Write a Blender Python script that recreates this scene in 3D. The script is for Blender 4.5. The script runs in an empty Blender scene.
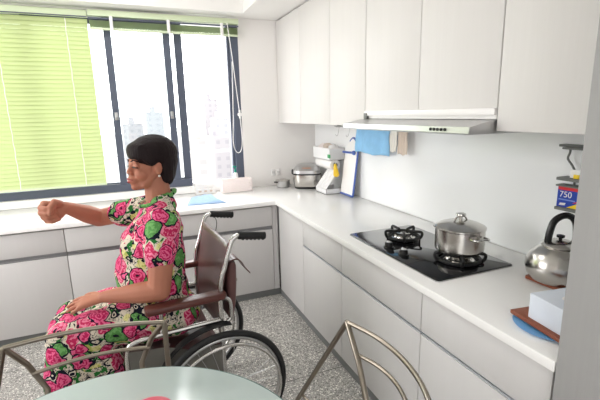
import bpy, bmesh, math, random
from mathutils import Vector, Matrix, Quaternion, noise
random.seed(7)
SC = bpy.context.scene
COL = SC.collection
PI = math.pi
V = Vector

# ------------------------------------------------------------------ helpers
class G:
    """collects verts and faces for ONE mesh"""
    def __init__(s): s.v = []; s.f = []
    def add(s, vs, fs, M=None):
        n = len(s.v)
        for p in vs:
            p = V(p)
            s.v.append(M @ p if M else p)
        for f in fs: s.f.append([i+n for i in f])
        return s
    def frombm(s, bm, M=None):
        bm.verts.index_update()
        s.add([v.co.copy() for v in bm.verts], [[v.index for v in f.verts] for f in bm.faces], M)
        bm.free(); return s
    def box(s, lo, hi, bev=0, seg=2, M=None):
        bm = bmesh.new(); bmesh.ops.create_cube(bm, size=1)
        lo = V(lo); hi = V(hi); c = (lo+hi)/2; d = hi-lo
        for v in bm.verts: v.co = V((c.x+v.co.x*d.x, c.y+v.co.y*d.y, c.z+v.co.z*d.z))
        if bev: bmesh.ops.bevel(bm, geom=list(bm.edges), offset=min(bev, min(d)*.49), segments=seg, affect='EDGES', profile=.5)
        return s.frombm(bm, M)
    def cyl(s, a, b, r, r2=None, n=16, caps=True):
        r2 = r if r2 is None else r2
        a = V(a); b = V(b); d = (b-a).normalized()
        u = d.orthogonal().normalized(); w = d.cross(u)
        vs = []
        for k in range(n):
            t = 2*PI*k/n; o = u*math.cos(t)+w*math.sin(t)
            vs.append(a+o*r); vs.append(b+o*r2)
        fs = [[2*k, 2*((k+1) % n), 2*((k+1) % n)+1, 2*k+1] for k in range(n)]
        if caps:
            fs.append([2*k for k in range(n)][::-1]); fs.append([2*k+1 for k in range(n)])
        return s.add(vs, fs)
    def tube(s, pts, r, n=10, closed=False, smooth=0, flat=1.0):
        pts = [V(p) for p in pts]
        if smooth: pts = crom(pts, smooth, closed)
        m = len(pts); rr = r if isinstance(r, (list, tuple)) else None
        vs = []; fs = []
        def tan(i):
            if closed: return (pts[(i+1) % m]-pts[i-1]).normalized()
            return (pts[min(i+1, m-1)]-pts[max(i-1, 0)]).normalized()
        t0 = tan(0); u = t0.orthogonal().normalized()
        for i in range(m):
            t = tan(i); u = (u-t*u.dot(t))
            u = u.normalized() if u.length > 1e-6 else t.orthogonal().normalized()
            w = t.cross(u)
            q = i/(m-1) if m > 1 else 0
            R = r if rr is None else rr[0]+(rr[1]-rr[0])*q
            for k in range(n):
                a = 2*PI*k/n
                vs.append(pts[i]+u*math.cos(a)*R+w*math.sin(a)*R*flat)
        L = m if closed else m-1
        for i in range(L):
            j = (i+1) % m
            for k in range(n):
                k2 = (k+1) % n
                fs.append([i*n+k, i*n+k2, j*n+k2, j*n+k])
        if not closed:
            fs.append(list(range(n))[::-1]); fs.append([(m-1)*n+k for k in range(n)])
        return s.add(vs, fs)
    def lathe(s, prof, c=(0, 0, 0), n=32, M=None):
        """prof: (r,z) pairs, revolved about z"""
        c = V(c); vs = []; fs = []; m = len(prof)
        for (r, z) in prof:
            for k in range(n):
                a = 2*PI*k/n; vs.append(c+V((r*math.cos(a), r*math.sin(a), z)))
        for i in range(m-1):
            for k in range(n):
                k2 = (k+1) % n
                fs.append([i*n+k, i*n+k2, (i+1)*n+k2, (i+1)*n+k])
        fs.append(list(range(n))[::-1]); fs.append([(m-1)*n+k for k in range(n)])
        return s.add(vs, fs, M)
    def ell(s, c, r, M=None, seg=20):
        bm = bmesh.new(); bmesh.ops.create_uvsphere(bm, u_segments=seg, v_segments=max(6, seg//2), radius=1)
        r = (r, r, r) if not isinstance(r, (tuple, list, Vector)) else r
        c = V(c)
        for v in bm.verts: v.co = V((c.x+v.co.x*r[0], c.y+v.co.y*r[1], c.z+v.co.z*r[2]))
        return s.frombm(bm, M)
    def hull(s, sph, M=None, seg=12):
        """convex hull of spheres / ellipsoids [(centre, radius or (rx,ry,rz)), ...]"""
        bm = bmesh.new()
        for c, r in sph:
            r = (r, r, r) if not isinstance(r, (tuple, list)) else r
            q = bmesh.ops.create_uvsphere(bm, u_segments=seg, v_segments=max(6, seg//2), radius=1)
            for v in q['verts']: v.co = V((c[0]+v.co.x*r[0], c[1]+v.co.y*r[1], c[2]+v.co.z*r[2]))
        bmesh.ops.remove_doubles(bm, verts=list(bm.verts), dist=1e-6)
        fs = list(bm.faces); bmesh.ops.delete(bm, geom=fs, context='FACES_ONLY')
        es = list(bm.edges); bmesh.ops.delete(bm, geom=es, context='EDGES_FACES') if es else None
        res = bmesh.ops.convex_hull(bm, input=list(bm.verts))
        dead = [e for e in set(res['geom_interior'])|set(res['geom_unused']) if isinstance(e, bmesh.types.BMVert)]
        if dead: bmesh.ops.delete(bm, geom=dead, context='VERTS')
        return s.frombm(bm, M)
    def chain(s, nodes, M=None, seg=12):
        for a, b in zip(nodes[:-1], nodes[1:]): s.hull([a, b], M, seg)
        return s
    def prism(s, poly, z0, z1, bev=0, seg=2, M=None):
        bm = bmesh.new()
        vs = [bm.verts.new((x, y, z0)) for x, y in poly]
        f = bm.faces.new(vs)
        r = bmesh.ops.extrude_face_region(bm, geom=[f])
        for v in [e for e in r['geom'] if isinstance(e, bmesh.types.BMVert)]: v.co.z = z1
        bmesh.ops.recalc_face_normals(bm, faces=list(bm.faces))
        if bev: bmesh.ops.bevel(bm, geom=list(bm.edges), offset=bev, segments=seg, affect='EDGES', profile=.5)
        return s.frombm(bm, M)

def crom(pts, k, closed=False):
    out = []; n = len(pts); L = n if closed else n-1
    for i in range(L):
        if closed: p0, p1, p2, p3 = pts[i-1], pts[i], pts[(i+1) % n], pts[(i+2) % n]
        else: p0, p1, p2, p3 = pts[max(i-1, 0)], pts[i], pts[i+1], pts[min(i+2, n-1)]
        for j in range(k):
            t = j/k
            out.append(.5*((2*p1)+(p2-p0)*t+(2*p0-5*p1+4*p2-p3)*t*t+(3*p1-p0-3*p2+p3)*t**3))
    if not closed: out.append(pts[-1])
    return out

def rrect(cx, cy, w, h, r, n=6):
    out = []
    for (sx, sy, a0) in ((1, 1, 0), (-1, 1, 90), (-1, -1, 180), (1, -1, 270)):
        for k in range(n+1):
            a = math.radians(a0+90*k/n)
            out.append((cx+sx*(w/2-r)+r*math.cos(a), cy+sy*(h/2-r)+r*math.sin(a)))
    return out

def wm(o):
    M = Matrix.Identity(4)
    while o is not None: M = o.matrix_basis @ M; o = o.parent
    return M

def obj(name, g, mat, parent=None, local=False, smooth=True, angle=38, origin=None):
    me = bpy.data.meshes.new(name)
    vs = [V(p) for p in g.v]
    o = bpy.data.objects.new(name, me); COL.objects.link(o)
    if parent is not None:
        o.parent = parent
        if not local:
            I = wm(parent).inverted(); vs = [I @ p for p in vs]
    else:
        if origin is None:
            xs = [p.x for p in vs]; ys = [p.y for p in vs]; zs = [p.z for p in vs]
            origin = ((min(xs)+max(xs))/2, (min(ys)+max(ys))/2, min(zs))
        o.location = origin; vs = [p-V(origin) for p in vs]
    me.from_pydata([tuple(p) for p in vs], [], g.f); me.update()
    bm = bmesh.new(); bm.from_mesh(me); bmesh.ops.recalc_face_normals(bm, faces=list(bm.faces)); bm.to_mesh(me); bm.free()
    if smooth:
        me.polygons.foreach_set('use_smooth', [True]*len(me.polygons))
        me.set_sharp_from_angle(angle=math.radians(angle))
    me.materials.append(mat)
    return o

def tag(o, label=None, cat=None, group=None, kind=None):
    if label: o['label'] = label
    if cat: o['category'] = cat
    if group: o['group'] = group
    if kind: o['kind'] = kind
    return o

def thing(name, loc, label, cat, group=None, rotz=0):
    o = bpy.data.objects.new(name, None); COL.objects.link(o)
    o.empty_display_size = .05
    o.matrix_basis = Matrix.Translation(loc) @ Matrix.Rotation(rotz, 4, 'Z')
    return tag(o, label, cat, group)

def struct(name, g, mat, **k): return tag(obj(name, g, mat, **k), kind='structure')

def voxel(g, vox, smooth=6, fac=.5):
    """merge overlapping closed pieces into one continuous skin"""
    me = bpy.data.meshes.new('tmp'); me.from_pydata([tuple(p) for p in g.v], [], g.f); me.update()
    bm = bmesh.new(); bm.from_mesh(me); bmesh.ops.recalc_face_normals(bm, faces=list(bm.faces)); bm.to_mesh(me); bm.free()
    o = bpy.data.objects.new('tmp', me); COL.objects.link(o)
    m = o.modifiers.new('r', 'REMESH'); m.mode = 'VOXEL'; m.voxel_size = vox
    if smooth:
        m2 = o.modifiers.new('s', 'SMOOTH'); m2.iterations = smooth; m2.factor = fac
    dg = bpy.context.evaluated_depsgraph_get()
    e = bpy.data.meshes.new_from_object(o.evaluated_get(dg))
    r = G(); r.v = [v.co.copy() for v in e.vertices]; r.f = [list(p.vertices) for p in e.polygons]
    bpy.data.objects.remove(o); bpy.data.meshes.remove(me); bpy.data.meshes.remove(e)
    return r

def text_mesh(s, size, M, depth=.0004):
    c = bpy.data.curves.new('t', 'FONT'); c.body = s; c.size = size; c.extrude = depth
    c.align_x = 'CENTER'; c.align_y = 'CENTER'
    o = bpy.data.objects.new('t', c); COL.objects.link(o)
    dg = bpy.context.evaluated_depsgraph_get()
    e = bpy.data.meshes.new_from_object(o.evaluated_get(dg))
    r = G(); r.add([v.co.copy() for v in e.vertices], [list(p.vertices) for p in e.polygons], M)
    bpy.data.objects.remove(o); bpy.data.curves.remove(c); bpy.data.meshes.remove(e)
    return r

# ------------------------------------------------------------------ materials
def srgb(r, g, b):
    f = lambda c: (c/255/12.92) if c/255 <= .04045 else ((c/255+.055)/1.055)**2.4
    return (f(r), f(g), f(b), 1)

def mat(name, col, rough=.5, metal=0, spec=.5, bump=None, trans=0, ior=1.45, var=None, coat=0, alpha=1, sub=0):
    m = bpy.data.materials.new(name); m.use_nodes = True
    nt = m.node_tree; b = nt.nodes['Principled BSDF']
    c = col if len(col) == 4 else (*col, 1)
    b.inputs['Base Color'].default_value = c
    b.inputs['Roughness'].default_value = rough; b.inputs['Metallic'].default_value = metal
    b.inputs['Specular IOR Level'].default_value = spec; b.inputs['IOR'].default_value = ior
    b.inputs['Transmission Weight'].default_value = trans; b.inputs['Coat Weight'].default_value = coat
    b.inputs['Alpha'].default_value = alpha
    if sub:
        b.inputs['Subsurface Weight'].default_value = sub
        b.inputs['Subsurface Radius'].default_value = (1, .35, .2); b.inputs['Subsurface Scale'].default_value = .01
    tc = nt.nodes.new('ShaderNodeTexCoord')
    if var:   # (scale, strength, stretch)
        mp = nt.nodes.new('ShaderNodeMapping'); nt.links.new(tc.outputs['Object'], mp.inputs[0])
        mp.inputs['Scale'].default_value = var[2] if len(var) > 2 else (1, 1, 1)
        n = nt.nodes.new('ShaderNodeTexNoise'); n.inputs['Scale'].default_value = var[0]; n.inputs['Detail'].default_value = 4
        nt.links.new(mp.outputs[0], n.inputs['Vector'])
        mx = nt.nodes.new('ShaderNodeMix'); mx.data_type = 'RGBA'
        k = var[1]
        mx.inputs[6].default_value = (c[0]*(1-k), c[1]*(1-k), c[2]*(1-k), 1)
        mx.inputs[7].default_value = (min(1, c[0]*(1+k)), min(1, c[1]*(1+k)), min(1, c[2]*(1+k)), 1)
        nt.links.new(n.outputs['Fac'], mx.inputs[0]); nt.links.new(mx.outputs[2], b.inputs['Base Color'])
    if bump:  # (scale, strength, stretch)
        mp = nt.nodes.new('ShaderNodeMapping'); nt.links.new(tc.outputs['Object'], mp.inputs[0])
        mp.inputs['Scale'].default_value = bump[2] if len(bump) > 2 else (1, 1, 1)
        n = nt.nodes.new('ShaderNodeTexNoise'); n.inputs['Scale'].default_value = bump[0]; n.inputs['Detail'].default_value = 3
        nt.links.new(mp.outputs[0], n.inputs['Vector'])
        bp = nt.nodes.new('ShaderNodeBump'); bp.inputs['Strength'].default_value = bump[1]; bp.inputs['Distance'].default_value = .01
        nt.links.new(n.outputs['Fac'], bp.inputs['Height']); nt.links.new(bp.outputs[0], b.inputs['Normal'])
    return m

class NT:
    def __init__(s, m): s.t = m.node_tree; s.n = s.t.nodes; s.l = s.t.links
    def new(s, k, **ins):
        n = s.n.new(k)
        for a, v in ins.items(): setattr(n, a, v)
        return n
    def math(s, op, a, b=None, clamp=False):
        n = s.n.new('ShaderNodeMath'); n.operation = op; n.use_clamp = clamp
        for i, x in enumerate((a, b)):
            if x is None: continue
            if isinstance(x, (int, float)): n.inputs[i].default_value = x
            else: s.l.new(x, n.inputs[i])
        return n.outputs[0]
    def mix(s, f, a, b):
        n = s.n.new('ShaderNodeMix'); n.data_type = 'RGBA'
        for i, x in ((0, f), (6, a), (7, b)):
            if isinstance(x, (int, float)): n.inputs[i].default_value = x
            elif isinstance(x, tuple): n.inputs[i].default_value = x
            else: s.l.new(x, n.inputs[i])
        return n.outputs[2]
    def obj(s): return s.n.new('ShaderNodeTexCoord').outputs['Object']
    def vor(s, vec, scale, feat='F1', off=None, out='Distance', rnd=1):
        if off is not None:
            mp = s.n.new('ShaderNodeMapping'); mp.inputs['Location'].default_value = off; s.l.new(vec, mp.inputs[0]); vec = mp.outputs[0]
        n = s.n.new('ShaderNodeTexVoronoi'); n.feature = feat; n.inputs['Scale'].default_value = scale
        n.inputs['Randomness'].default_value = rnd; s.l.new(vec, n.inputs['Vector'])
        return n.outputs[out] if out else n
    def noise(s, vec, scale, detail=3, out='Fac'):
        n = s.n.new('ShaderNodeTexNoise'); n.inputs['Scale'].default_value = scale; n.inputs['Detail'].default_value = detail
        s.l.new(vec, n.inputs['Vector']); return n.outputs[out]
    def ramp(s, x, a, b):   # smooth 0..1 between a and b
        n = s.n.new('ShaderNodeMapRange'); s.l.new(x, n.inputs[0])
        n.inputs[1].default_value = a; n.inputs[2].default_value = b; return n.outputs[0]

def floral(name='floral_cotton'):
    m = mat(name, (.8, .8, .75), rough=.85, spec=.2); t = NT(m); b = t.n['Principled BSDF']
    o = t.obj()
    wob = t.new('ShaderNodeVectorMath', operation='MULTIPLY_ADD')
    t.l.new(t.noise(o, 22, 2, 'Color'), wob.inputs[0]); wob.inputs[1].default_value = (.045,)*3; t.l.new(o, wob.inputs[2])
    w = wob.outputs[0]
    pink_d = srgb(196, 46, 92); pink_l = srgb(228, 130, 158); green = srgb(90, 148, 80); greend = srgb(40, 110, 50)
    navy = srgb(22, 24, 40); cream = srgb(218, 208, 190); yel = srgb(226, 224, 120)
    # background: cream with fine black / green leafy curls
    c1 = t.noise(w, 60, 3); line = t.math('LESS_THAN', t.math('ABSOLUTE', t.math('SUBTRACT', c1, .5)), .022)
    col = t.mix(line, cream, navy)
    leaf = t.math('GREATER_THAN', t.noise(w, 34, 2), .56); col = t.mix(leaf, col, greend)
    lf2 = t.math('GREATER_THAN', t.noise(t.vor(o, 30, out='Position'), 20, 1), .62); col = t.mix(t.math('MULTIPLY', lf2, .6), col, yel)
    # small black blobs
    vb = t.vor(w, 19, off=(3.1, 1.7, .4)); blob = t.math('LESS_THAN', vb, .37)
    ring = t.math('LESS_THAN', t.math('ABSOLUTE', t.math('SUBTRACT', vb, .2)), .045)
    col = t.mix(blob, col, navy); col = t.mix(t.math('MULTIPLY', blob, ring), col, cream)
    def flower(col, scale, off, thr, dark, light, line_c):
        v = t.vor(w, scale, off=off); inside = t.math('LESS_THAN', v, thr)
        rim = t.math('LESS_THAN', t.math('ABSOLUTE', t.math('SUBTRACT', v, thr)), .025)
        pet = t.math('SINE', t.math('ADD', t.math('MULTIPLY', v, 34), t.math('MULTIPLY', t.noise(o, 60, 2), 16)))
        pc = t.mix(t.ramp(pet, -.2, .2), dark, light)
        pc = t.mix(t.math('LESS_THAN', v, .09), pc, line_c)
        col = t.mix(inside, col, pc); return t.mix(rim, col, line_c)
    col = flower(col, 9.5, (0, 0, 0), .50, pink_d, pink_l, cream)
    col = flower(col, 8.2, (5.3, 2.2, 7.7), .34, green, srgb(118, 175, 104), navy)
    col = flower(col, 12.0, (1.3, 8.2, 2.7), .42, srgb(190, 38, 90), srgb(228, 104, 148), navy)
    t.l.new(col, b.inputs['Base Color'])
    return m

def terrazzo():
    m = mat('terrazzo_floor', (.5, .5, .5), rough=.35, spec=.4); t = NT(m); b = t.n['Principled BSDF']; o = t.obj()
    v = t.vor(o, 170, out='Color'); sep = t.new('ShaderNodeSeparateColor'); t.l.new(v, sep.inputs[0])
    a = sep.outputs[0]
    col = t.mix(t.ramp(a, 0, 1), srgb(150, 148, 144), srgb(188, 185, 180))
    col = t.mix(t.math('GREATER_THAN', a, .86), col, srgb(238, 235, 228))
    col = t.mix(t.math('LESS_THAN', a, .15), col, srgb(112, 110, 107))
    v2 = t.vor(o, 80, out=None); s2 = t.new('ShaderNodeSeparateColor'); t.l.new(v2.outputs['Color'], s2.inputs[0])
    chip = t.math('MULTIPLY', t.math('LESS_THAN', v2.outputs['Distance'], .3), t.math('GREATER_THAN', s2.outputs[1], .62))
    col = t.mix(t.math('MULTIPLY', chip, .6), col, srgb(122, 119, 115))
    sx = t.new('ShaderNodeSeparateXYZ'); t.l.new(o, sx.inputs[0])
    T = .755
    def seam(x, off):
        f = t.math('FRACT', t.math('ADD', t.math('DIVIDE', t.math('SUBTRACT', x, off), T), 40.0))
        return t.math('LESS_THAN', t.math('MINIMUM', f, t.math('SUBTRACT', 1.0, f)), .0022/T*1.1)
    s = t.math('MAXIMUM', seam(sx.outputs[0], -1.34), seam(sx.outputs[1], -.96))
    col = t.mix(s, col, srgb(96, 94, 90))
    t.l.new(col, b.inputs['Base Color'])
    return m

def building_mat(name, wall, win, sx, sz):
    m = mat(name, wall, rough=.9, spec=.1); t = NT(m); b = t.n['Principled BSDF']; o = t.obj()
    s = t.new('ShaderNodeSeparateXYZ'); t.l.new(o, s.inputs[0])
    fx = t.math('FRACT', t.math('ADD', t.math('MULTIPLY', t.math('ADD', s.outputs[0], s.outputs[1]), 1/sx), 50.0))
    fz = t.math('FRACT', t.math('ADD', t.math('MULTIPLY', s.outputs[2], 1/sz), 50.0))
    w = t.math('MULTIPLY', t.math('MULTIPLY', t.math('GREATER_THAN', fx, .3), t.math('LESS_THAN', fx, .7)), t.math('MULTIPLY', t.math('GREATER_THAN', fz, .35), t.math('LESS_THAN', fz, .8)))
    t.l.new(t.mix(w, wall, win), b.inputs['Base Color'])
    return m

M_wall = mat('wall_paint', srgb(240, 237, 234), rough=.7, spec=.3, bump=(90, .05))
M_ceil = mat('ceiling_paint', srgb(242, 240, 237), rough=.8, spec=.2)
M_splash = mat('splashback_glass', srgb(248, 249, 249), rough=.12, spec=.5)
M_counter = mat('quartz_counter', srgb(246, 245, 243), rough=.2, spec=.5, var=(300, .02))
M_cab = mat('cabinet_laminate', srgb(210, 208, 207), rough=.42, spec=.4, bump=(60, .06, (1, 1, .06)), var=(40, .02, (1, 1, .05)))
M_upper = mat('upper_laminate', srgb(224, 221, 218), rough=.5, spec=.35, bump=(60, .06, (1, 1, .06)), var=(40, .02, (1, 1, .05)))
M_tall = mat('tall_panel_laminate', srgb(160, 159, 158), rough=.5, spec=.3, bump=(60, .12, (1, 1, .05)), var=(60, .05, (1, 1, .04)))
M_carc = mat('cabinet_carcass', srgb(180, 178, 174), rough=.6)
M_alu = mat('aluminium_channel', srgb(206, 210, 216), rough=.4, metal=.5)
M_toe = mat('toe_kick_grey', srgb(120, 122, 122), rough=.4)
M_frame = mat('window_frame_dark', srgb(86, 92, 108), rough=.45, spec=.5)
M_track = mat('window_track_white', srgb(232, 232, 232), rough=.4)
M_white = mat('white_plastic', srgb(242, 240, 238), rough=.35)
M_pinkwhite = mat('pinkish_white_plastic', srgb(246, 236, 233), rough=.4)
M_clear = mat('clear_plastic', srgb(240, 243, 245), rough=.12, trans=.75, ior=1.2)
M_steel = mat('brushed_steel', srgb(200, 197, 192), rough=.22, metal=1, bump=(30, .03, (1, 1, 12)))
M_steel2 = mat('satin_steel', srgb(196, 196, 196), rough=.34, metal=1)
M_chrome = mat('chrome', srgb(205, 203, 200), rough=.14, metal=1)
M_bronze = mat('bronze_grey_tube', srgb(150, 142, 130), rough=.3, metal=1)
M_blackglass = mat('black_glass', (.006, .006, .007, 1), rough=.04, spec=.6)
M_iron = mat('cast_iron', (.012, .012, .012, 1), rough=.5)
M_black = mat('black_rubber', (.014, .014, .015, 1), rough=.55)
M_knob = mat('black_knob', (.01, .01, .01, 1), rough=.25)
M_brown = mat('brown_vinyl', srgb(104, 72, 70), rough=.3, spec=.5, bump=(140, .08), var=(9, .12))
M_brown2 = mat('maroon_padding', srgb(92, 52, 46), rough=.28, spec=.5, bump=(120, .06))
M_skin = mat('skin', srgb(180, 120, 97), rough=.55, spec=.35, bump=(180, .05), var=(30, .06), sub=.15)
M_lip = mat('lip_colour', srgb(165, 66, 66), rough=.4)
M_hair = mat('dark_hair', srgb(26, 14, 16), rough=.62, spec=.25, bump=(130, .5, (1, 1, .12)), var=(60, .35, (1, 1, .15)))
M_eye = mat('eye_dark', (.012, .008, .008, 1), rough=.2)
M_pearl = mat('pearl', srgb(245, 240, 230), rough=.15)
M_floral = floral()
M_tableglass = mat('frosted_table_glass', srgb(204, 219, 216), rough=.2, spec=.55, trans=.12)
M_edgeglass = mat('green_glass_edge', srgb(120, 150, 145), rough=.1, trans=.3)
M_pink = mat('pink_plastic', srgb(222, 92, 112), rough=.45)
M_blue = mat('blue_cloth', srgb(150, 200, 238), rough=.9, spec=.1, bump=(60, .25), var=(20, .12))
M_blue2 = mat('pale_blue_cloth', srgb(172, 200, 236), rough=.9, spec=.1, bump=(60, .25))
M_navy = mat('blue_plastic', srgb(78, 104, 178), rough=.35)
M_cream = mat('white_cloth', srgb(240, 236, 228), rough=.9, spec=.1, bump=(50, .2))
M_beige = mat('beige_cloth', srgb(224, 208, 194), rough=.9, spec=.1, bump=(50, .2))
M_wood = mat('reddish_wood', srgb(132, 72, 48), rough=.45, var=(30, .25, (1, .1, 1)), bump=(60, .1, (1, .1, 1)))
M_boxblue = mat('tissue_box_card', srgb(214, 220, 230), rough=.4, var=(9, .10))
M_skyblue = mat('light_blue_plate', srgb(110, 170, 222), rough=.3)
M_yellow = mat('yellow_sponge', srgb(240, 200, 60), rough=.8)
M_green = mat('green_plastic', srgb(80, 170, 110), rough=.4)
M_teal = mat('teal_pump', srgb(20, 140, 120), rough=.35)
M_orange = mat('orange_label', srgb(226, 150, 96), rough=.5)
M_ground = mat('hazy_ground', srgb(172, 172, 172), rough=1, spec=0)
M_pkblue = mat('pack_blue', srgb(24, 62, 170), rough=.35)
M_pkred = mat('pack_red', srgb(214, 36, 44), rough=.35)
M_pkyel = mat('pack_yellow', srgb(250, 214, 40), rough=.35)
M_greypl = mat('grey_plastic', srgb(112, 114, 110), rough=.5)
M_guard = mat('grey_guard_panel', srgb(112, 110, 104), rough=.6)

def glass_mat():
    m = bpy.data.materials.new('window_glass'); m.use_nodes = True; nt = m.node_tree; nt.nodes.clear()
    o = nt.nodes.new('ShaderNodeOutputMaterial'); mx = nt.nodes.new('ShaderNodeMixShader')
    tr = nt.nodes.new('ShaderNodeBsdfTransparent'); gl = nt.nodes.new('ShaderNodeBsdfGlossy')
    gl.inputs['Roughness'].default_value = .03; tr.inputs[0].default_value = (.96, .98, .98, 1)
    fr = nt.nodes.new('ShaderNodeFresnel'); fr.inputs[0].default_value = 1.4
    nt.links.new(fr.outputs[0], mx.inputs[0]); nt.links.new(tr.outputs[0], mx.inputs[1]); nt.links.new(gl.outputs[0], mx.inputs[2])
    nt.links.new(mx.outputs[0], o.inputs[0]); return m
M_glass = glass_mat()

def blind_mat():
    m = bpy.data.materials.new('green_blind_slat'); m.use_nodes = True; nt = m.node_tree; nt.nodes.clear()
    o = nt.nodes.new('ShaderNodeOutputMaterial'); mx = nt.nodes.new('ShaderNodeMixShader')
    df = nt.nodes.new('ShaderNodeBsdfDiffuse'); tl = nt.nodes.new('ShaderNodeBsdfTranslucent')
    df.inputs[0].default_value = srgb(200, 212, 158); tl.inputs[0].default_value = srgb(198, 209, 154)
    mx.inputs[0].default_value = .24
    nt.links.new(df.outputs[0], mx.inputs[1]); nt.links.new(tl.outputs[0], mx.inputs[2]); nt.links.new(mx.outputs[0], o.inputs[0])
    return m
M_blind = blind_mat()
M_rail = mat('pale_green_rail', srgb(214, 226, 192), rough=.4)
M_stack = mat('sage_slats', srgb(196, 212, 168), rough=.5)

# ------------------------------------------------------------------ camera (solved from the photograph's lines)
CAMP = V((-1.6419, -3.6006, 1.4622))
yaw, pitch, roll = [math.radians(a) for a in (-22.1181, -12.0754, -1.255)]
F = V((-math.sin(yaw)*math.cos(pitch), math.cos(yaw)*math.cos(pitch), math.sin(pitch)))
r0 = V((math.cos(yaw), math.sin(yaw), 0)); u0 = r0.cross(F)
R = r0*math.cos(roll)+u0*math.sin(roll); U = -r0*math.sin(roll)+u0*math.cos(roll)
cam = bpy.data.cameras.new('camera'); co = bpy.data.objects.new('camera', cam); COL.objects.link(co)
cam.sensor_width = 36; cam.lens = 405.25/600*36; cam.clip_start = .02; cam.clip_end = 2000
co.matrix_world = Matrix(((R.x, U.x, -F.x, CAMP.x), (R.y, U.y, -F.y, CAMP.y), (R.z, U.z, -F.z, CAMP.z), (0, 0, 0, 1)))
SC.camera = co

# ------------------------------------------------------------------ room shell
XL, YB, ZC, ZS = -3.7, -6.2, 2.6, 2.262
WX0, WX1, WZ0, WZ1 = -3.3, -.722, .862, 2.25
struct('floor', G().box((XL-.1, YB, -.12), (.12, .15, 0)), terrazzo(), origin=(0, 0, 0))
struct('ceiling', G().box((XL-.1, YB, ZC), (.12, .15, ZC+.1)), M_ceil)
g = G()
g.box((XL-.1, 0, 0), (WX0, .14, ZC)); g.box((WX1, 0, 0), (.12, .14, ZC))
g.box((WX0, 0, 0), (WX1, .14, WZ0)); g.box((WX0, 0, WZ1), (WX1, .14, ZC))
struct('wall_back', g, M_wall, smooth=False)
struct('wall_right', G().box((0, YB, 0), (.12, 0, ZC)), M_wall, smooth=False)
g = G(); LY0, LY1, LZ0, LZ1 = -2.3, -.6, .85, 2.35  # opening cut for the added, unseen side window
g.box((XL-.1, YB, 0), (XL, LY0, ZC)); g.box((XL-.1, LY1, 0), (XL, 0, ZC)); g.box((XL-.1, LY0, 0), (XL, LY1, LZ0)); g.box((XL-.1, LY0, LZ1), (XL, LY1, ZC))
struct('wall_left', g, M_wall, smooth=False)
g = G(); g.box((XL-.08, LY0, LZ0), (XL-.03, LY0+.04, LZ1)); g.box((XL-.08, LY1-.04, LZ0), (XL-.03, LY1, LZ1)); g.box((XL-.08, LY0, LZ0), (XL-.03, LY1, LZ0+.04)); g.box((XL-.08, LY0, LZ1-.04), (XL-.03, LY1, LZ1)); g.box((XL-.08, (LY0+LY1)/2-.02, LZ0), (XL-.03, (LY0+LY1)/2+.02, LZ1))
struct('added_side_window', g, M_frame, smooth=False)  # unseen window added so more light comes in from the left
# dropped soffit: shallow along the window wall, deep over the right-hand cupboards
struct('trim_1', G().prism([(XL, -.002), (XL, -.19), (-.715, -.19), (-.715, -2.9), (-.002, -2.9), (-.002, -.002)], ZS, ZC-.001), M_ceil, smooth=False)
# glossy splashback on the right wall
struct('trim_2', G().box((-.008, -2.962, .801), (-.0005, -.002, 1.385)), M_splash, smooth=False)
# upstand under the window
struct('trim_3', G().box((XL+.01, -.028, .801), (WX1-.0, -.0005, WZ0-.002), bev=.004), M_counter, smooth=False)
# toe kicks
struct('baseboard_back', G().box((XL+.01, -.63, 0), (-.611, -.60, .062)), M_toe, smooth=False)
struct('baseboard_right', G().box((-.625, -2.955, 0), (-.60, -.632, .062)), M_toe, smooth=False)

# ------------------------------------------------------------------ window
win = struct('window_1', (lambda g: (g.box((WX0, .03, WZ0), (WX1, .11, WZ0+.022)), g.box((WX0, .03, WZ1-.05), (WX1, .11, WZ1)), g.box((WX0, .03, WZ0), (WX0+.05, .11, WZ1)), g)[-1])(G()), M_track, smooth=False)
def wpart(name, g, m=M_frame): return obj(name, g, m, win, smooth=False)
g = G(); g.box((-.79, .0, WZ0+.01), (WX1, .10, WZ1-.03)); g.box((-.815, .03, WZ0+.01), (-.792, .08, WZ1-.03)); wpart('jamb', g)
def sash(x0, x1, y0, y1, w0, w1, zb, zt):
    g = G(); g.box((x0, y0, zb), (x0+w0, y1, zt)); g.box((x1-w1, y0, zb), (x1, y1, zt))
    g.box((x0+w0, y0, zb), (x1-w1, y1, zb+.062)); g.box((x0+w0, y0, zt-.05), (x1-w1, y1, zt))
    s = wpart('sash', g)
    obj('glass_pane', G().box((x0+w0, (y0+y1)/2-.002, zb+.062), (x1-w1, (y0+y1)/2+.002, zt-.05)), M_glass, s, smooth=False)
    return s
s1 = sash(-2.30, -1.186, .035, .06, .05, .062, .872, 2.21)      # outer sliding sash with the right stile
s2 = sash(-1.766, -1.282, .004, .028, .052, .055, .864, 2.21)    # inner sash
s3 = sash(-3.26, -2.26, .064, .088, .05, .05, .872, 2.21)
wpart('sill_rail', G().box((WX0, -.004, .862), (-1.19, .03, .925), bev=.003))
obj('latch', G().box((-1.325, -.014, 1.44), (-1.300, .003, 1.50), bev=.004).cyl((-1.312, -.014, 1.46), (-1.312, -.028, 1.47), .006), M_steel2, s2)
obj('latch', G().box((-1.75, -.014, 1.44), (-1.725, .003, 1.50), bev=.004).cyl((-1.738, -.014, 1.46), (-1.738, -.028, 1.47), .006), M_steel2, s2)

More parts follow.
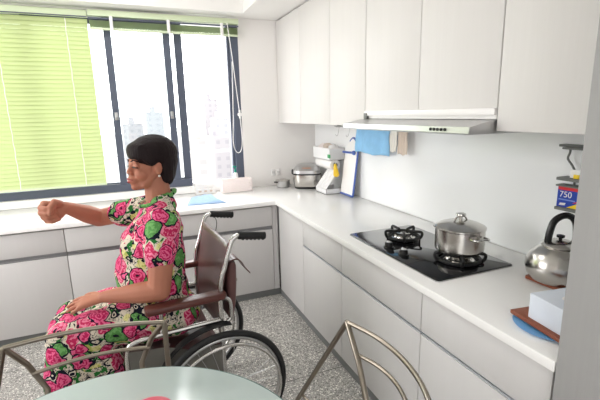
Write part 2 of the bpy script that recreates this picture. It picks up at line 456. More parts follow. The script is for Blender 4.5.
# lowered green blind
bl = thing('venetian_blind', (-2.5, -.05, .93), 'pale green venetian blind lowered over the left half of the window', 'blind', 'green window blinds')
def slats(x0, x1, z0, z1, pitch, depth, tilt, y):
    g = G(); n = int((z1-z0)/pitch)
    for i in range(n):
        z = z0+pitch*(i+.5); c, s = math.cos(tilt), math.sin(tilt); vs = []
        prof = [(-.5, 0), (-.2, .10), (.2, .10), (.5, 0)]
        for x in (x0, x1):
            for a, h in prof: vs.append((x, y+a*depth*c-h*depth*s, z+a*depth*s+h*depth*c))
        fs = [[k, k+1, 5+k, 4+k] for k in range(3)]
        m = len(g.v); g.add(vs, fs)
    return g
obj('slat_panel', slats(-3.28, -1.862, .955, 2.182, .0305, .036, math.radians(66), -.05), M_blind, bl)
obj('head_rail', G().box((-3.3, -.075, 2.19), (-1.86, -.03, 2.232), bev=.004).box((-3.3, -.066, 2.1855), (-1.86, -.035, 2.192)), M_rail, bl)
obj('bottom_rail', G().box((-3.28, -.062, .937), (-1.862, -.038, .953), bev=.004), M_rail, bl)
for x in (-2.005, -2.44):
    obj('ladder_cord', G().tube([(x+.002*math.sin(k*1.7), -.072, 2.17-k*.0305) for k in range(41)], .0028, 6), M_white, bl)
obj('hem_channel', G().box((-3.3, -.078, 2.184), (-1.862, -.068, 2.189)), M_frame, bl)
# raised blind
b2 = thing('venetian_blind', (-1.29, -.05, 2.1), 'sage green venetian blind drawn up at the top right of the window', 'blind', 'green window blinds')
obj('head_rail', G().box((-1.855, -.075, 2.197), (-.728, -.03, 2.240), bev=.004), M_rail, b2)
obj('slat_stack', slats(-1.85, -.735, 2.120, 2.172, .0035, .032, math.radians(8), -.05), M_stack, b2)
obj('bottom_rail', G().box((-1.85, -.064, 2.103), (-.735, -.036, 2.119), bev=.004), M_rail, b2)
obj('hem_channel', G().box((-1.855, -.078, 2.176), (-.73, -.066, 2.186)), M_frame, b2)
for x in (-1.70, -1.29, -.87):
    obj('cord_clip', G().box((x-.012, -.082, 2.10), (x+.012, -.060, 2.20), bev=.004), M_white, b2)
obj('pull_cord', G().tube([(-.826, -.085, 2.20), (-.80, -.085, 1.95), (-.775, -.085, 1.65), (-.757, -.08, 1.46), (-.745, -.075, 1.25), (-.762, -.075, 1.15), (-.80, -.075, 1.14), (-.825, -.075, 1.22), (-.815, -.078, 1.45), (-.80, -.08, 1.9)], .0035, 7, smooth=6), M_white, b2)
obj('cord_cleat', G().box((-.775, -.093, 1.45), (-.738, -.072, 1.475), bev=.006).cyl((-.757, -.08, 1.43), (-.757, -.08, 1.50), .008), M_white, b2)

# ------------------------------------------------------------------ outside
g = G()
g.tube([(-2.3, .62, 1.10), (.6, .62, 1.10)], .014, 8)
for x in (-1.9, -1.55, -1.22, -1.13, -.93, -.62): g.tube([(x, .62, .55), (x+.015, .62, 1.10)], .007, 6)
g.tube([(-2.3, .62, .60), (.6, .62, .60)], .010, 8)
tag(obj('balcony_railing', g, mat('pale_railing', srgb(200, 198, 200), rough=.5)), 'pale metal balcony railing outside the open window', 'railing')
struct('trim_4', G().box((-3.6, .145, .40), (1.0, .70, .54)), M_track, smooth=False)
GZ = -32
tag(obj('city_ground', G().box((-400, 12, GZ-1), (600, 900, GZ)), M_ground, smooth=False), kind='structure')
bm1 = building_mat('far_tower_a', srgb(176, 173, 176), srgb(164, 162, 167), 3.4, 3.1)  # haze is put into these pale, close wall and window tones
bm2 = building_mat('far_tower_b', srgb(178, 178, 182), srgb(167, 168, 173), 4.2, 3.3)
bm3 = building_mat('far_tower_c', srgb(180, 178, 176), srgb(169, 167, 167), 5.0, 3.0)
def at(px, py, Y):
    d = F+R*((px-300)/405.25)-U*((py-200)/405.25); t = (Y-CAMP.y)/d.y; return CAMP+d*t
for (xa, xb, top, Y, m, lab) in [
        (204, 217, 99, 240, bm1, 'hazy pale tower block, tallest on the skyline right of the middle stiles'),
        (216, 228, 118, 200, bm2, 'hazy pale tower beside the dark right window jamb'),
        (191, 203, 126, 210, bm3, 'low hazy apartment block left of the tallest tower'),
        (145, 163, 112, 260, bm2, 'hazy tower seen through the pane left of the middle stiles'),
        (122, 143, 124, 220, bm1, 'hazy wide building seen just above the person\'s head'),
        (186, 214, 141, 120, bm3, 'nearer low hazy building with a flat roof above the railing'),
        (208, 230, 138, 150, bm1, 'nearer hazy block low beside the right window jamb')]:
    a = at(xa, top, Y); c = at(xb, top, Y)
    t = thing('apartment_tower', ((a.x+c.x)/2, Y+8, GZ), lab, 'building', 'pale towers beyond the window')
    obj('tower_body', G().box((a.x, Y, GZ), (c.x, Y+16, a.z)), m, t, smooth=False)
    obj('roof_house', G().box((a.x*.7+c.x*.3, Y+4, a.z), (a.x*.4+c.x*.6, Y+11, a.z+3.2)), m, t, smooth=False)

# ------------------------------------------------------------------ base cabinets
CT = .80; CB = .768
gapz = .004
def front(name, lo, hi, parent, m=M_cab): return obj(name, G().box(lo, hi, bev=.0025, seg=2), m, parent)
# right run: fronts on x = -.64
yr = [-1.172, -1.725, -2.399, -2.950]
def base_right(y0, y1, label, drawer=True):
    t = thing('base_cabinet', (-.35, (y0+y1)/2, .06), label, 'cabinet', 'base cabinets under the hob worktop')
    a, b = min(y0, y1), max(y0, y1)
    obj('carcass', G().box((-.618, a+.001, .064), (-.03, b-.001, CB-.002)), M_carc, t, smooth=False)
    if drawer:
        front('drawer_front', (-.64, a+gapz/2, .591), (-.619, b-gapz/2, .756), t)
        front('door', (-.64, a+gapz/2, .066), (-.619, b-gapz/2, .575), t)
        obj('handle_channel', G().box((-.637, a+gapz, .5765), (-.619, b-gapz, .583)).box((-.6225, a+gapz, .583), (-.619, b-gapz, .590)), M_alu, t, smooth=False)
    else:
        front('door', (-.64, a+gapz/2, .066), (-.619, b-gapz/2, .756), t)
    return t
base_right(-.684, yr[0], 'white corner base cabinet with one tall plain door, right of the room corner', False)
base_right(yr[0], yr[1], 'white base cabinet, narrow drawer over door, between corner door and hob')
base_right(yr[1], yr[2], 'white base cabinet with wide drawer over door directly under the hob')
base_right(yr[2], yr[3], 'white base cabinet with drawer over door below the kettle, nearest the tall panel')
# back run: fronts on y = -.66
def base_back(x0, x1, label, fill=False):
    t = thing('base_cabinet', ((x0+x1)/2, -.33, .06), label, 'cabinet', 'base cabinets under the window worktop')
    obj('carcass', G().box((x0+.001, -.638, .064), (x1-.001, -.03, CB-.002)), M_carc, t, smooth=False)
    front('drawer_front', (x0+gapz/2, -.66, .602), (x1-gapz/2, -.639, .756), t)
    front('door', (x0+gapz/2, -.66, .066), (x1-gapz/2, -.639, .572), t)
    obj('handle_channel', G().box((x0+gapz, -.656, .574), (x1-gapz, -.639, .583)).box((x0+gapz, -.643, .583), (x1-gapz, -.639, .600)), mat('grey_channel', srgb(150, 150, 152), rough=.35, metal=.6), t, smooth=False)
base_back(-1.39, -.684, 'white base cabinet behind the wheelchair, right end of the window run')
base_back(-2.114, -1.39, 'white base cabinet behind the seated person, the middle unit of the window run')
base_back(-2.83, -2.114, 'white base cabinet at the left edge under the lowered blind')
struct('trim_6', G().box((XL+.01, -.655, .064), (-2.834, -.03, CB-.002)), M_cab, smooth=False)
struct('trim_5', G().box((-.682, -.655, .064), (-.64, -.60, CB-.002)), M_cab, smooth=False)
# worktop, one L shape
tag(obj('worktop', G().prism([(XL+.01, -.003), (XL+.01, -.68), (-.66, -.68), (-.66, -2.962), (-.009, -2.962), (-.009, -.003)], CB, CT, bev=.003), M_counter, angle=30), 'white L-shaped quartz worktop running under the window and the hood', 'worktop')

# tall unit on the right
t = thing('tall_cabinet', (-.33, -3.6, 0), 'light grey tall cabinet panel filling the right edge of the photo', 'cabinet')
obj('carcass', G().box((-.64, -4.3, .0), (-.003, -2.966, ZS-.003), bev=.002), M_tall, t)
obj('door', G().box((-.661, -3.63, .066), (-.641, -2.966, ZS-.01), bev=.002), M_tall, t)
obj('door', G().box((-.661, -4.3, .066), (-.641, -3.635, ZS-.01), bev=.002), M_tall, t)

# ------------------------------------------------------------------ wall cupboards, front plane x = -.375
EX = -.375; ZU = 1.385
def upper(y0, y1, zb, label, doors=1, split=None):
    t = thing('wall_cupboard', (-.19, (y0+y1)/2, zb), label, 'cabinet', 'white wall cupboards above the worktop')
    obj('carcass', G().box((EX+.021, y1+.001, zb), (-.009, y0-.001, ZS-.004)), M_upper, t, smooth=False)
    ys = [y0, y1] if doors == 1 else [y0, split, y1]
    for a, b in zip(ys[:-1], ys[1:]):
        obj('door', G().box((EX, b+.0018, zb-.004), (EX+.02, a-.0018, ZS-.012), bev=.0015), M_upper, t)
    return t
upper(-.004, -.541, ZU, 'white wall cupboard touching the window wall')
upper(-.541, -1.061, ZU, 'white wall cupboard, second from the window wall')
upper(-1.061, -1.514, ZU, 'white wall cupboard above the blue towel, just left of the hood')
upper(-1.516, -2.451, 1.470, 'white two-door wall cupboard directly above the range hood', 2, -1.994)
upper(-2.453, -2.962, ZU, 'white wall cupboard between the hood and the tall grey panel')

# range hood
t = thing('range_hood', (-.25, -1.98, 1.37), 'slim stainless range hood with push buttons under the wall cupboards', 'range hood')
Y0, Y1 = -1.520, -2.447
g = G(); g.box((-.372, Y1, 1.424), (-.012, Y0, 1.466), bev=.002)
obj('body', g, M_white, t)
obj('fascia_trim', G().box((-.384, Y1, 1.440), (-.372, Y0, 1.466), bev=.002), M_white, t)
obj('end_block', G().box((-.388, Y0-.035, 1.420), (-.373, Y0-.001, 1.455), bev=.002), M_greypl, t)
def prof_y(poly, y0, y1):  # poly of (x,z)
    g = G(); n = len(poly); vs = [(x, y0, z) for x, z in poly]+[(x, y1, z) for x, z in poly]
    fs = [list(range(n)), list(range(n, 2*n))[::-1]]+[[k, (k+1) % n, n+(k+1) % n, n+k] for k in range(n)]
    return g.add(vs, fs)
obj('visor', prof_y([(-.020, 1.372), (-.020, 1.422), (-.36, 1.4225), (-.40, 1.419), (-.50, 1.399), (-.503, 1.376), (-.50, 1.372)], Y0+.03, Y1), M_steel2, t, angle=20)
for k in range(5):
    y = -2.24-.021*k
    obj('button', G().cyl((-.5015, y, 1.387), (-.5055, y, 1.387), .0062, n=10), M_black, t)
obj('filter_panel', G().box((-.46, Y1+.06, 1.3665), (-.06, Y0-.02, 1.3715)), M_alu, t, smooth=False)

# ------------------------------------------------------------------ hob
t = thing('gas_hob', (-.38, -2.07, .80), 'black glass two-burner gas hob set in the white worktop', 'hob')
obj('glass_plate', G().prism(rrect(-.384, -2.07, .410, .708, .016), .8008, .8075, bev=.002, seg=1), M_blackglass, t, angle=60)
obj('edge_trim', G().prism(rrect(-.384, -2.07, .414, .712, .017), .8003, .8035), M_steel2, t)
def burner(cx, cy, r, name='burner'):
    z = .8078
    b = obj('burner', G().lathe([(.001, 0), (r*.72, 0), (r*.75, .004), (r*.62, .006), (r*.56, .012), (r*.001, .012)], (cx, cy, z)).lathe([(.001, .012), (r*.5, .012), (r*.52, .020), (r*.40, .026), (.001, .027)], (cx, cy, z), 24), M_steel, t)
    g = G(); g.tube([(cx+r*1.02*math.cos(a), cy+r*1.02*math.sin(a), z+.0075) for a in [2*PI*k/40 for k in range(40)]], .0075, 8, closed=True)
    g.tube([(cx+r*.62*math.cos(a), cy+r*.62*math.sin(a), z+.028) for a in [2*PI*k/32 for k in range(32)]], .0045, 8, closed=True)
    for k in range(5):
        a = 2*PI*k/5+.35; c, s = math.cos(a), math.sin(a)
        g.tube([(cx+r*1.04*c, cy+r*1.04*s, z+.002), (cx+r*1.20*c, cy+r*1.20*s, z+.018), (cx+r*1.16*c, cy+r*1.16*s, z+.040), (cx+r*.45*c, cy+r*.45*s, z+.037)], .0075, 8, smooth=4)
        g.tube([(cx+r*1.0*c, cy+r*1.0*s, z+.006), (cx+r*.62*c, cy+r*.62*s, z+.028)], .006, 8)
    obj('pan_support', g, M_iron, t)
burner(-.365, -1.900, .079)
burner(-.345, -2.275, .090)
for (x, y) in ((-.527, -2.003), (-.527, -2.122)):
    k = obj('control_knob', G().lathe([(.025, 0), (.025, .004), (.020, .006), (.0185, .024), (.015, .027), (.001, .027)], (x, y, .8078), 20), M_knob, t)
    obj('knob_cap', G().lathe([(.0125, .0265), (.0125, .0285), (.001, .029)], (x, y, .8078), 20).box((x-.002, y-.013, .834), (x+.002, y+.013, .841), bev=.001), M_steel2, k)

# saucepan
px, py = -.345, -2.275; pz = .8078+.0465
t = thing('cooking_pot', (px, py, pz), 'stainless cooking pot with lid standing on the nearer burner', 'pot')
r = .104
obj('pot_body', G().lathe([(.001, 0), (r*.93, 0), (r*.985, .006), (r, .016), (r, .098), (r*1.025, .101), (r*1.025, .104), (r*.97, .104), (r*.95, .02), (.001, .015)], (px, py, pz), 48), M_steel, t)
lid = obj('lid', G().lathe([(r*1.03, .1045), (r*1.035, .108), (r*1.0, .111), (r*.85, .119), (r*.55, .129), (r*.2, .134), (.001, .135)], (px, py, pz), 48), M_steel, t)
g = G().lathe([(.008, .133), (.008, .150), (.016, .154), (.022, .158), (.021, .165), (.012, .168), (.001, .168)], (px, py, pz), 20)
g.tube([(px-.036, py, pz+.131), (px-.02, py, pz+.150), (px+.02, py, pz+.150), (px+.036, py, pz+.131)], .004, 8, smooth=4)
obj('lid_knob', g, M_steel, lid)
for a in (math.radians(-92), math.radians(88)):
    c, s = math.cos(a), math.sin(a); tx, ty = -s, c
    g = G().tube([(px+r*c+tx*w, py+r*s+ty*w, pz+z) if k in (0, 4) else (px+(r+.032)*c+tx*w, py+(r+.032)*s+ty*w, pz+z) for k, (w, z) in enumerate([(-.036, .078), (-.030, .080), (0, .082), (.030, .080), (.036, .078)])], .0048, 8, smooth=4)
    obj('side_handle', g, M_chrome, t)
# black spoon rest / glass flap behind pot
tag(obj('pot_holder', G().prism(rrect(-.215, -2.11, .10, .12, .01), .809, .815, bev=.001, seg=1), M_black), 'small flat black mat lying on the hob behind the pot', 'mat')

# kettle on wooden trivet
kx, ky = -.178, -2.612
tag(obj('wooden_trivet', G().prism(rrect(kx+.008, ky+.000, .16, .16, .01), .8005, .813, bev=.002, seg=1), M_wood, smooth=True), 'small square reddish wood trivet under the kettle', 'trivet')
t = thing('whistling_kettle', (kx, ky, .8135), 'round stainless whistling kettle with black arched handle near the tall panel', 'kettle')
kz = .8135
obj('kettle_body', G().lathe([(.001, 0), (.084, 0), (.092, .004), (.105, .025), (.111, .050), (.108, .078), (.096, .103), (.078, .122), (.062, .132), (.058, .136), (.001, .136)], (kx, ky, kz), 48), M_steel, t)
lid = obj('lid', G().lathe([(.062, .135), (.064, .139), (.058, .147), (.034, .156), (.001, .159)], (kx, ky, kz), 32), M_steel, t)
obj('lid_knob', G().lathe([(.006, .157), (.006, .165), (.014, .169), (.014, .177), (.001, .180)], (kx, ky, kz), 16), M_knob, lid)
d = V((.936, -.348, 0)).normalized()
def K(a, z): return (kx+d.x*a, ky+d.y*a, kz+z)
obj('handle', G().tube([K(.056, .140), K(.060, .17), K(.052, .224), K(.026, .250), K(-.006, .250), K(-.034, .228), K(-.046, .18), K(-.048, .150)], .0125, 12, smooth=5), M_knob, t)
for a0, a1 in ((.056, .056), (-.048, -.048)): obj('handle_bracket', G().tube([K(a0, .130), K(a1, .163)], .0095, 10), M_steel, t)
obj('spout', G().tube([K(.080, .082), K(.104, .106), K(.112, .128)], [.022, .015], 16, smooth=4).tube([K(.112, .125), K(.114, .138)], .013, 14), M_steel, t)
obj('whistle_lever', G().tube([K(.112, .132), K(.100, .16), K(.084, .165)], .0045, 8), M_knob, t)

# tissue box on wood board on blue plate
tag(obj('round_plate', G().lathe([(.001, 0), (.060, 0), (.100, .006), (.102, .008), (.095, .008), (.06, .004), (.001, .004)], (-.505, -2.83, .8005), 40), M_skyblue), 'light blue round plate under the wooden board at the worktop edge', 'plate')
Mb = Matrix.Translation((-.470, -2.860, 0)) @ Matrix.Rotation(math.radians(-8), 4, 'Z')
tag(obj('wooden_board', G().box((-.105, -.085, .811), (.13, .115, .824), bev=.002, M=Mb), M_wood), 'reddish brown wooden board under the pale blue tissue box', 'board')
t = thing('tissue_box', (-.46, -2.88, .8245), 'pale blue and white tissue box on the wooden board', 'tissue box')
Mt = Matrix.Translation((-.450, -2.873, 0)) @ Matrix.Rotation(math.radians(-8), 4, 'Z')
obj('carton', G().box((-.112, -.060, .8245), (.120, .068, .905), bev=.0025, M=Mt), M_boxblue, t)
obj('opening_film', G().prism([(.06*math.cos(a), .02*math.sin(a)) for a in [2*PI*k/24 for k in range(24)]], .9055, .9062, M=Mt), M_white, t)
g = G()
vs = []; n = 10
for i in range(n):
    for j in range(5):
        u = i/(n-1)-.5; w = j/4
        vs.append(Mt @ V((u*.09*(1-.5*w), .012*math.sin(i*1.3)*(.4+w), .906+w*.05*(1-.8*u*u))))
g.add(vs, [[i*5+j, i*5+j+1, (i+1)*5+j+1, (i+1)*5+j] for i in range(n-1) for j in range(4)])
obj('tissue', g, M_white, t)

# hook rail with hanging pack on the right
t = thing('hook_bracket', (-.03, -2.5, 1.3), 'grey wall bracket with a steel hook between kettle and tall panel', 'hook')
obj('wall_plate', G().box((-.045, -2.62, 1.316), (-.0085, -2.445, 1.326), bev=.002).box((-.06, -2.60, 1.308), (-.0085, -2.47, 1.316), bev=.002), M_greypl, t)
obj('hook', G().tube([(-.04, -2.49, 1.312), (-.042, -2.492, 1.295), (-.04, -2.485, 1.270), (-.04, -2.505, 1.245), (-.04, -2.520, 1.215), (-.04, -2.522, 1.16)], .0042, 8, smooth=5), M_greypl, t)
obj('clip_shelf', G().box((-.075, -2.60, 1.186), (-.0085, -2.47, 1.198), bev=.002), M_greypl, t)
tag(obj('price_tag', G().box((-.062, -2.565, 1.1995), (-.058, -2.515, 1.232), bev=.001), M_white), 'small white tag clipped above the blue pack', 'tag')
tag(obj('yellow_peg', G().box((-.068, -2.555, 1.1985), (-.0635, -2.533, 1.214), bev=.001), M_pkyel), 'small yellow peg under the white tag', 'peg')
t = thing('hanging_pack', (-.05, -2.53, 1.07), 'blue, red and yellow pack printed 750 hanging by the kettle', 'package')
Mp = Matrix.Translation((-.062, -2.526, 0))
obj('carton', G().box((0, -.052, 1.078), (.034, .052, 1.160), M=Mp), M_pkblue, t, smooth=False)
def PK(poly, m, nm, dx=-.0006):   # poly in (along -y, z) on the face looking to -x
    g = G(); n = len(poly); vs = [(-.062+dx, -2.526-a, z) for a, z in poly]+[(-.0622, -2.526-a, z) for a, z in poly]
    g.add(vs, [list(range(n)), list(range(n, 2*n))[::-1]]+[[k, (k+1) % n, n+(k+1) % n, n+k] for k in range(n)]); obj(nm, g, m, t, smooth=False)
PK([(-.0505, 1.147), (.0505, 1.147), (.0505, 1.1595), (-.0505, 1.1595)], M_pkred, 'printed_stripe')
PK([(-.010, 1.0785), (.0505, 1.0785), (.0505, 1.110)], M_pkyel, 'printed_flash')
PK([(.022, 1.1), (.0505, 1.112), (.0505, 1.119), (.012, 1.1)], M_pkred, 'printed_stripe')
Rt = Matrix(((0, 0, -1, -.0628), (-1, 0, 0, -2.508), (0, 1, 0, 1.129), (0, 0, 0, 1)))
obj('printed_number', text_mesh('750', .034, Rt), M_white, t, smooth=False)
PK([(-.045, 1.106), (.022, 1.106), (.022, 1.111), (-.045, 1.111)], mat('pack_lightblue', srgb(120, 150, 220)), 'printed_line')
PK([(-.042, 1.084), (-.018, 1.086), (-.014, 1.096), (-.038, 1.094)], M_white, 'printed_mark')
obj('pack_clip', G().box((-.07, -2.585, 1.161), (-.02, -2.468, 1.167)), M_greypl, t, smooth=False); obj('pack_clip', G().box((-.075, -2.58, 1.066), (-.02, -2.475, 1.0775)), M_greypl, t, smooth=False)

for o in COL.objects:
    if o.parent is None and o.name.split('.')[0] in ('hook_bracket', 'price_tag', 'yellow_peg', 'hanging_pack'): o.location.y -= .026; o.location.z -= .008
# ------------------------------------------------------------------ utensil rail with cloths
t = thing('utensil_rail', (-.04, -1.0, 1.34), 'thin steel rail on the splashback below the hood', 'rail')
obj('rail_bar', G().tube([(-.05, -.50, 1.351), (-.05, -1.56, 1.345)], .0055, 10), M_steel2, t)
for y in (-.53, -1.53): obj('rail_mount', G().cyl((-.0085, y, 1.349), (-.052, y, 1.349), .009, n=12), M_steel2, t)
def hook(y, z0=1.349, L=.07):
    return tag(obj('s_hook', G().tube([(-.058, y, z0-.006), (-.058, y, z0+.008), (-.050, y, z0+.012), (-.042, y, z0+.004), (-.045, y, z0-L*.5), (-.055, y, z0-L), (-.068, y, z0-L-.006), (-.074, y, z0-L+.008)], .0022, 6, smooth=4), M_steel2), None, 'hook', 'S-hooks on the utensil rail')
hook(-.56)['label'] = 'small steel S-hook at the far end of the utensil rail'
hook(-.74)['label'] = 'small steel S-hook holding the white cutting board'
def cloth(name, y0, y1, z0, z1, m, label, cat, amp=.006, fr=70, skew=0, group=None):
    g = G(); n = 26; k = 16; vs = []
    for i in range(n):
        a = i/(n-1); y = y0+(y1-y0)*a
        for j in range(k):
            b = j/(k-1)
            if b < .12:      # wraps over the bar
                th = PI*(b/.12); x = -.05+.0085*math.cos(th)*-1*-1; z = z1+.0085*math.sin(th)
                x = -.05+.0085*math.cos(PI-th)*-1
                x = -.05+.0085*math.cos(th)
            else:
                q = (b-.12)/.88; x = -.0585-amp*(.5+.5*math.sin(a*fr*.3+q*2))*min(1, q*2.5); z = z1-(z1-z0)*q+.006*math.sin(a*9)*q
            vs.append((x, y+skew*max(0, b-.12)+.003*math.sin(b*9+a*5), z))
    g.add(vs, [[i*k+j, i*k+j+1, (i+1)*k+j+1, (i+1)*k+j] for i in range(n-1) for j in range(k-1)])
    o = obj(name, g, m); md = o.modifiers.new('thick', 'SOLIDIFY'); md.thickness = .0022; md.offset = 0
    return tag(o, label, cat, group)
cloth('dish_towel', -.885, -1.318, 1.165, 1.347, M_blue, 'bright blue dish towel draped over the utensil rail', 'towel', amp=.016)
cloth('dish_cloth', -1.325, -1.405, 1.20, 1.346, M_cream, 'white cloth hanging between the blue towel and the beige cloth', 'cloth', skew=.02)
cloth('dish_cloth', -1.412, -1.505, 1.19, 1.345, M_beige, 'beige cloth at the hood end of the utensil rail', 'cloth')
tag(obj('cloth_clip', G().box((-.075, -1.47, 1.343), (-.06, -1.43, 1.356), bev=.002), M_greypl), 'dark clip pinching the beige cloth on the rail', 'clip')

# cutting board leaning on the wall
t = thing('cutting_board', (-.06, -.78, .8), 'white cutting board with blue rim standing against the splashback', 'cutting board')
def bp(y, z): return V((-.085+.058*(z-.805)/.46, y, z))
Ly, Ry = -.665, -.86
outline = [(Ly, .812), (Ly-.0, 1.16), (Ly-.035, 1.21), (Ly-.10, 1.262), (Ry+.05, 1.245), (Ry+.012, 1.19), (Ry, 1.12), (Ry, .812)]
pts = [bp(y, z) for y, z in outline]
g = G(); n = len(pts); off = V((.010, 0, 0))
g.add(pts+[p+off for p in pts], [list(range(n)), list(range(n, 2*n))[::-1]]+[[k, (k+1) % n, n+(k+1) % n, n+k] for k in range(n)])
obj('board_sheet', g, M_white, t, smooth=False)
rim = [bp(y, z)+V((.005, 0, 0)) for y, z in [(Ly-.06, 1.235), (Ly-.10, 1.262), (Ry+.05, 1.245), (Ry+.008, 1.19), (Ry-.002, 1.12), (Ry-.002, .95), (Ry-.002, .812)]]
obj('blue_rim', G().tube(rim, .0085, 8, smooth=4), M_navy, t)
obj('bottom_strip', G().tube([bp(Ly, .812)+V((.004, 0, 0)), bp(Ry, .812)+V((.004, 0, 0))], .0095, 8), M_navy, t)
obj('grip_bar', G().tube([bp(Ly+.02, 1.145)+V((-.006, 0, 0)), bp(Ry+.03, 1.150)+V((-.006, 0, 0))], .009, 8).ell(bp(Ry+.04, 1.15)+V((-.008, 0, 0)), (.012, .025, .018)), M_navy, t)

# wall bin, roll, drainer
t = thing('hanging_bin', (-.07, -.42, 1.1), 'clear plastic bin hanging on the wall by the room corner', 'bin')
def openbox(x0, x1, y0, y1, z0, z1, th=.003, holes=False):
    g = G()
    g.box((x0, y0, z0), (x1, y1, z0+th)); g.box((x0, y0, z0), (x0+th, y1, z1)); g.box((x1-th, y0, z0), (x1, y1, z1))
    g.box((x0, y0, z0), (x1, y0+th, z1)); g.box((x0, y1-th, z0), (x1, y1, z1)); return g
M_cloud = mat('cloudy_plastic', srgb(246, 246, 246), rough=.35, trans=.12, ior=1.2)
obj('bin_shell', openbox(-.15, -.012, -.60, -.27, 1.075, 1.17), M_cloud, t, smooth=False)
obj('bin_rim', G().tube([(-.15, -.60, 1.17), (-.15, -.27, 1.17), (-.012, -.27, 1.17), (-.012, -.60, 1.17)], .004, 6, closed=True), M_white, t)
for k, (y, z, m, lb) in enumerate([(-.34, 1.165, M_pinkwhite, 'pink-white crumpled bag at the far end of the hanging bin'), (-.43, 1.17, M_beige, 'beige crumpled bag in the middle of the hanging bin'), (-.53, 1.165, M_white, 'white crumpled bag at the near end of the hanging bin')]):
    g = G(); bm = bmesh.new(); bmesh.ops.create_icosphere(bm, subdivisions=3, radius=1)
    for v in bm.verts:
        q = 1+.25*noise.noise(v.co*2.2+V((k*5, 0, 0))); v.co = V((-.08+v.co.x*.045*q, y+v.co.y*.042*q, z+v.co.z*.035*q))
    g.frombm(bm); tag(obj('crumpled_bag', g, m, angle=20), lb, 'bag', 'bags in the hanging bin')
t = thing('paper_towel_roll', (-.10, -.46, 1.0), 'white paper towel roll under the hanging bin', 'paper roll')
obj('paper', G().cyl((-.10, -.30, 1.035), (-.10, -.60, 1.035), .045, n=28), M_white, t)
obj('roll_end', G().cyl((-.10, -.601, 1.035), (-.10, -.606, 1.035), .020, n=20), M_greypl, t)
obj('holder_arm', G().tube([(-.10, -.61, 1.035), (-.10, -.612, 1.075), (-.10, -.596, 1.073)], .003, 6), M_white, t)
tag(obj('green_sponge', G().box((-.165, -.625, 1.095), (-.1535, -.585, 1.125), bev=.004), M_green), 'small green sponge on the hanging bin', 'sponge')
g = G().hull([((-.12, -.64, 1.04), .012), ((-.12, -.665, .965), .022), ((-.115, -.64, .96), .020)])
tag(obj('yellow_glove', g, M_yellow), 'yellow rubber cloth hanging beside the paper roll', 'cloth')
t = thing('dish_drainer', (-.2, -.5, .8), 'clear plastic dish stand leaning below the paper roll', 'dish stand')
obj('tray', openbox(-.205, -.03, -.645, -.44, .801, .842), M_cloud, t, smooth=False)
g = G(); q = [(-.20, -.63, .845), (-.20, -.45, .845), (-.09, -.45, .985), (-.09, -.63, .985)]
g.tube(q, .0055, 8, closed=True)
g.tube([(-.20, -.51, .845), (-.09, -.51, .985)], .003, 6); g.tube([(-.20, -.57, .845), (-.09, -.57, .985)], .003, 6)
obj('frame', g, M_white, t)
g = G().add([V(p)+V((0, 0, -.002)) for p in q]+[V(p)+V((.002, 0, .001)) for p in q], [[0, 1, 2, 3], [7, 6, 5, 4], [0, 1, 5, 4], [1, 2, 6, 5], [2, 3, 7, 6], [3, 0, 4, 7]])
obj('clear_panel', g, M_cloud, t, smooth=False)

# rice cooker
t = thing('rice_cooker', (-.21, -.20, .8), 'silver rice cooker with black lid seam in the worktop corner', 'rice cooker')
Mr = Matrix.Translation((-.185, -.215, 0)) @ Matrix.Rotation(math.radians(-28), 4, 'Z')
g = G()
def loft(layers, M=None):
    g = G(); n = None; vs = []; fs = []
    for (cx, cy, w, h, r, z) in layers:
        p = rrect(cx, cy, w, h, r, 5); n = len(p); vs += [(x, y, z) for x, y in p]
    m = len(layers)
    for i in range(m-1):
        for k in range(n): fs.append([i*n+k, i*n+(k+1) % n, (i+1)*n+(k+1) % n, (i+1)*n+k])
    fs.append(list(range(n))[::-1]); fs.append([(m-1)*n+k for k in range(n)])
    return g.add(vs, fs, M)
obj('base_ring', loft([(0, 0, .225, .27, .07, .8005), (0, 0, .235, .28, .07, .820)], Mr), M_black, t)
obj('body', loft([(0, 0, .235, .28, .07, .820), (0, 0, .25, .295, .075, .86), (0, 0, .25, .295, .075, .925)], Mr), M_steel, t)
obj('lid_seam', loft([(0, 0, .254, .30, .075, .925), (0, 0, .254, .30, .075, .938)], Mr), M_black, t)
lid = obj('lid', loft([(0, 0, .255, .30, .075, .938), (0, 0, .25, .295, .075, .964), (0, .01, .21, .25, .07, .994), (0, .01, .15, .18, .05, 1.006)], Mr), M_steel2, t)
obj('control_panel', G().box((-.04, -.125, .980), (.04, -.075, .989), bev=.003, M=Mr @ Matrix.Translation((0, 0, 0))), M_orange, lid)
obj('carry_handle', G().tube([Mr @ V((-.132, .06, .93)), Mr @ V((-.140, 0, .955)), Mr @ V((-.132, -.06, .93))], .008, 8, smooth=4), M_black, t)
# small steel pan
t = thing('steel_saucepan', (-.39, -.10, .8), 'small steel pan left of the rice cooker', 'pan')
obj('pan_body', G().lathe([(.001, 0), (.054, 0), (.062, .008), (.066, .056), (.070, .060), (.062, .060), (.056, .01), (.001, .008)], (-.392, -.115, .8005), 32), M_steel2, t)
obj('lid', G().lathe([(.068, .0605), (.068, .064), (.03, .072), (.001, .074)], (-.392, -.115, .8005), 32), M_steel, t)
obj('handle', G().tube([(-.452, -.14, .850), (-.475, -.155, .856), (-.490, -.163, .858)], .006, 8), M_black, t)
# outlets
for k, x in enumerate((-.445, -.395)):
    t = thing('wall_outlet', (x, -.005, .92), ['left one of the two white wall outlets above the small pan', 'right one of the two white wall outlets above the small pan'][k], 'outlet', 'outlets above the small pan')
    obj('cover_plate', G().box((x-.02, -.008, .895), (x+.02, -.0005, .955), bev=.003), M_white, t)
    obj('socket_slot', G().box((x-.008, -.0088, .915), (x-.005, -.0078, .935)).box((x+.005, -.0088, .915), (x+.008, -.0078, .935)), M_greypl, t, smooth=False)

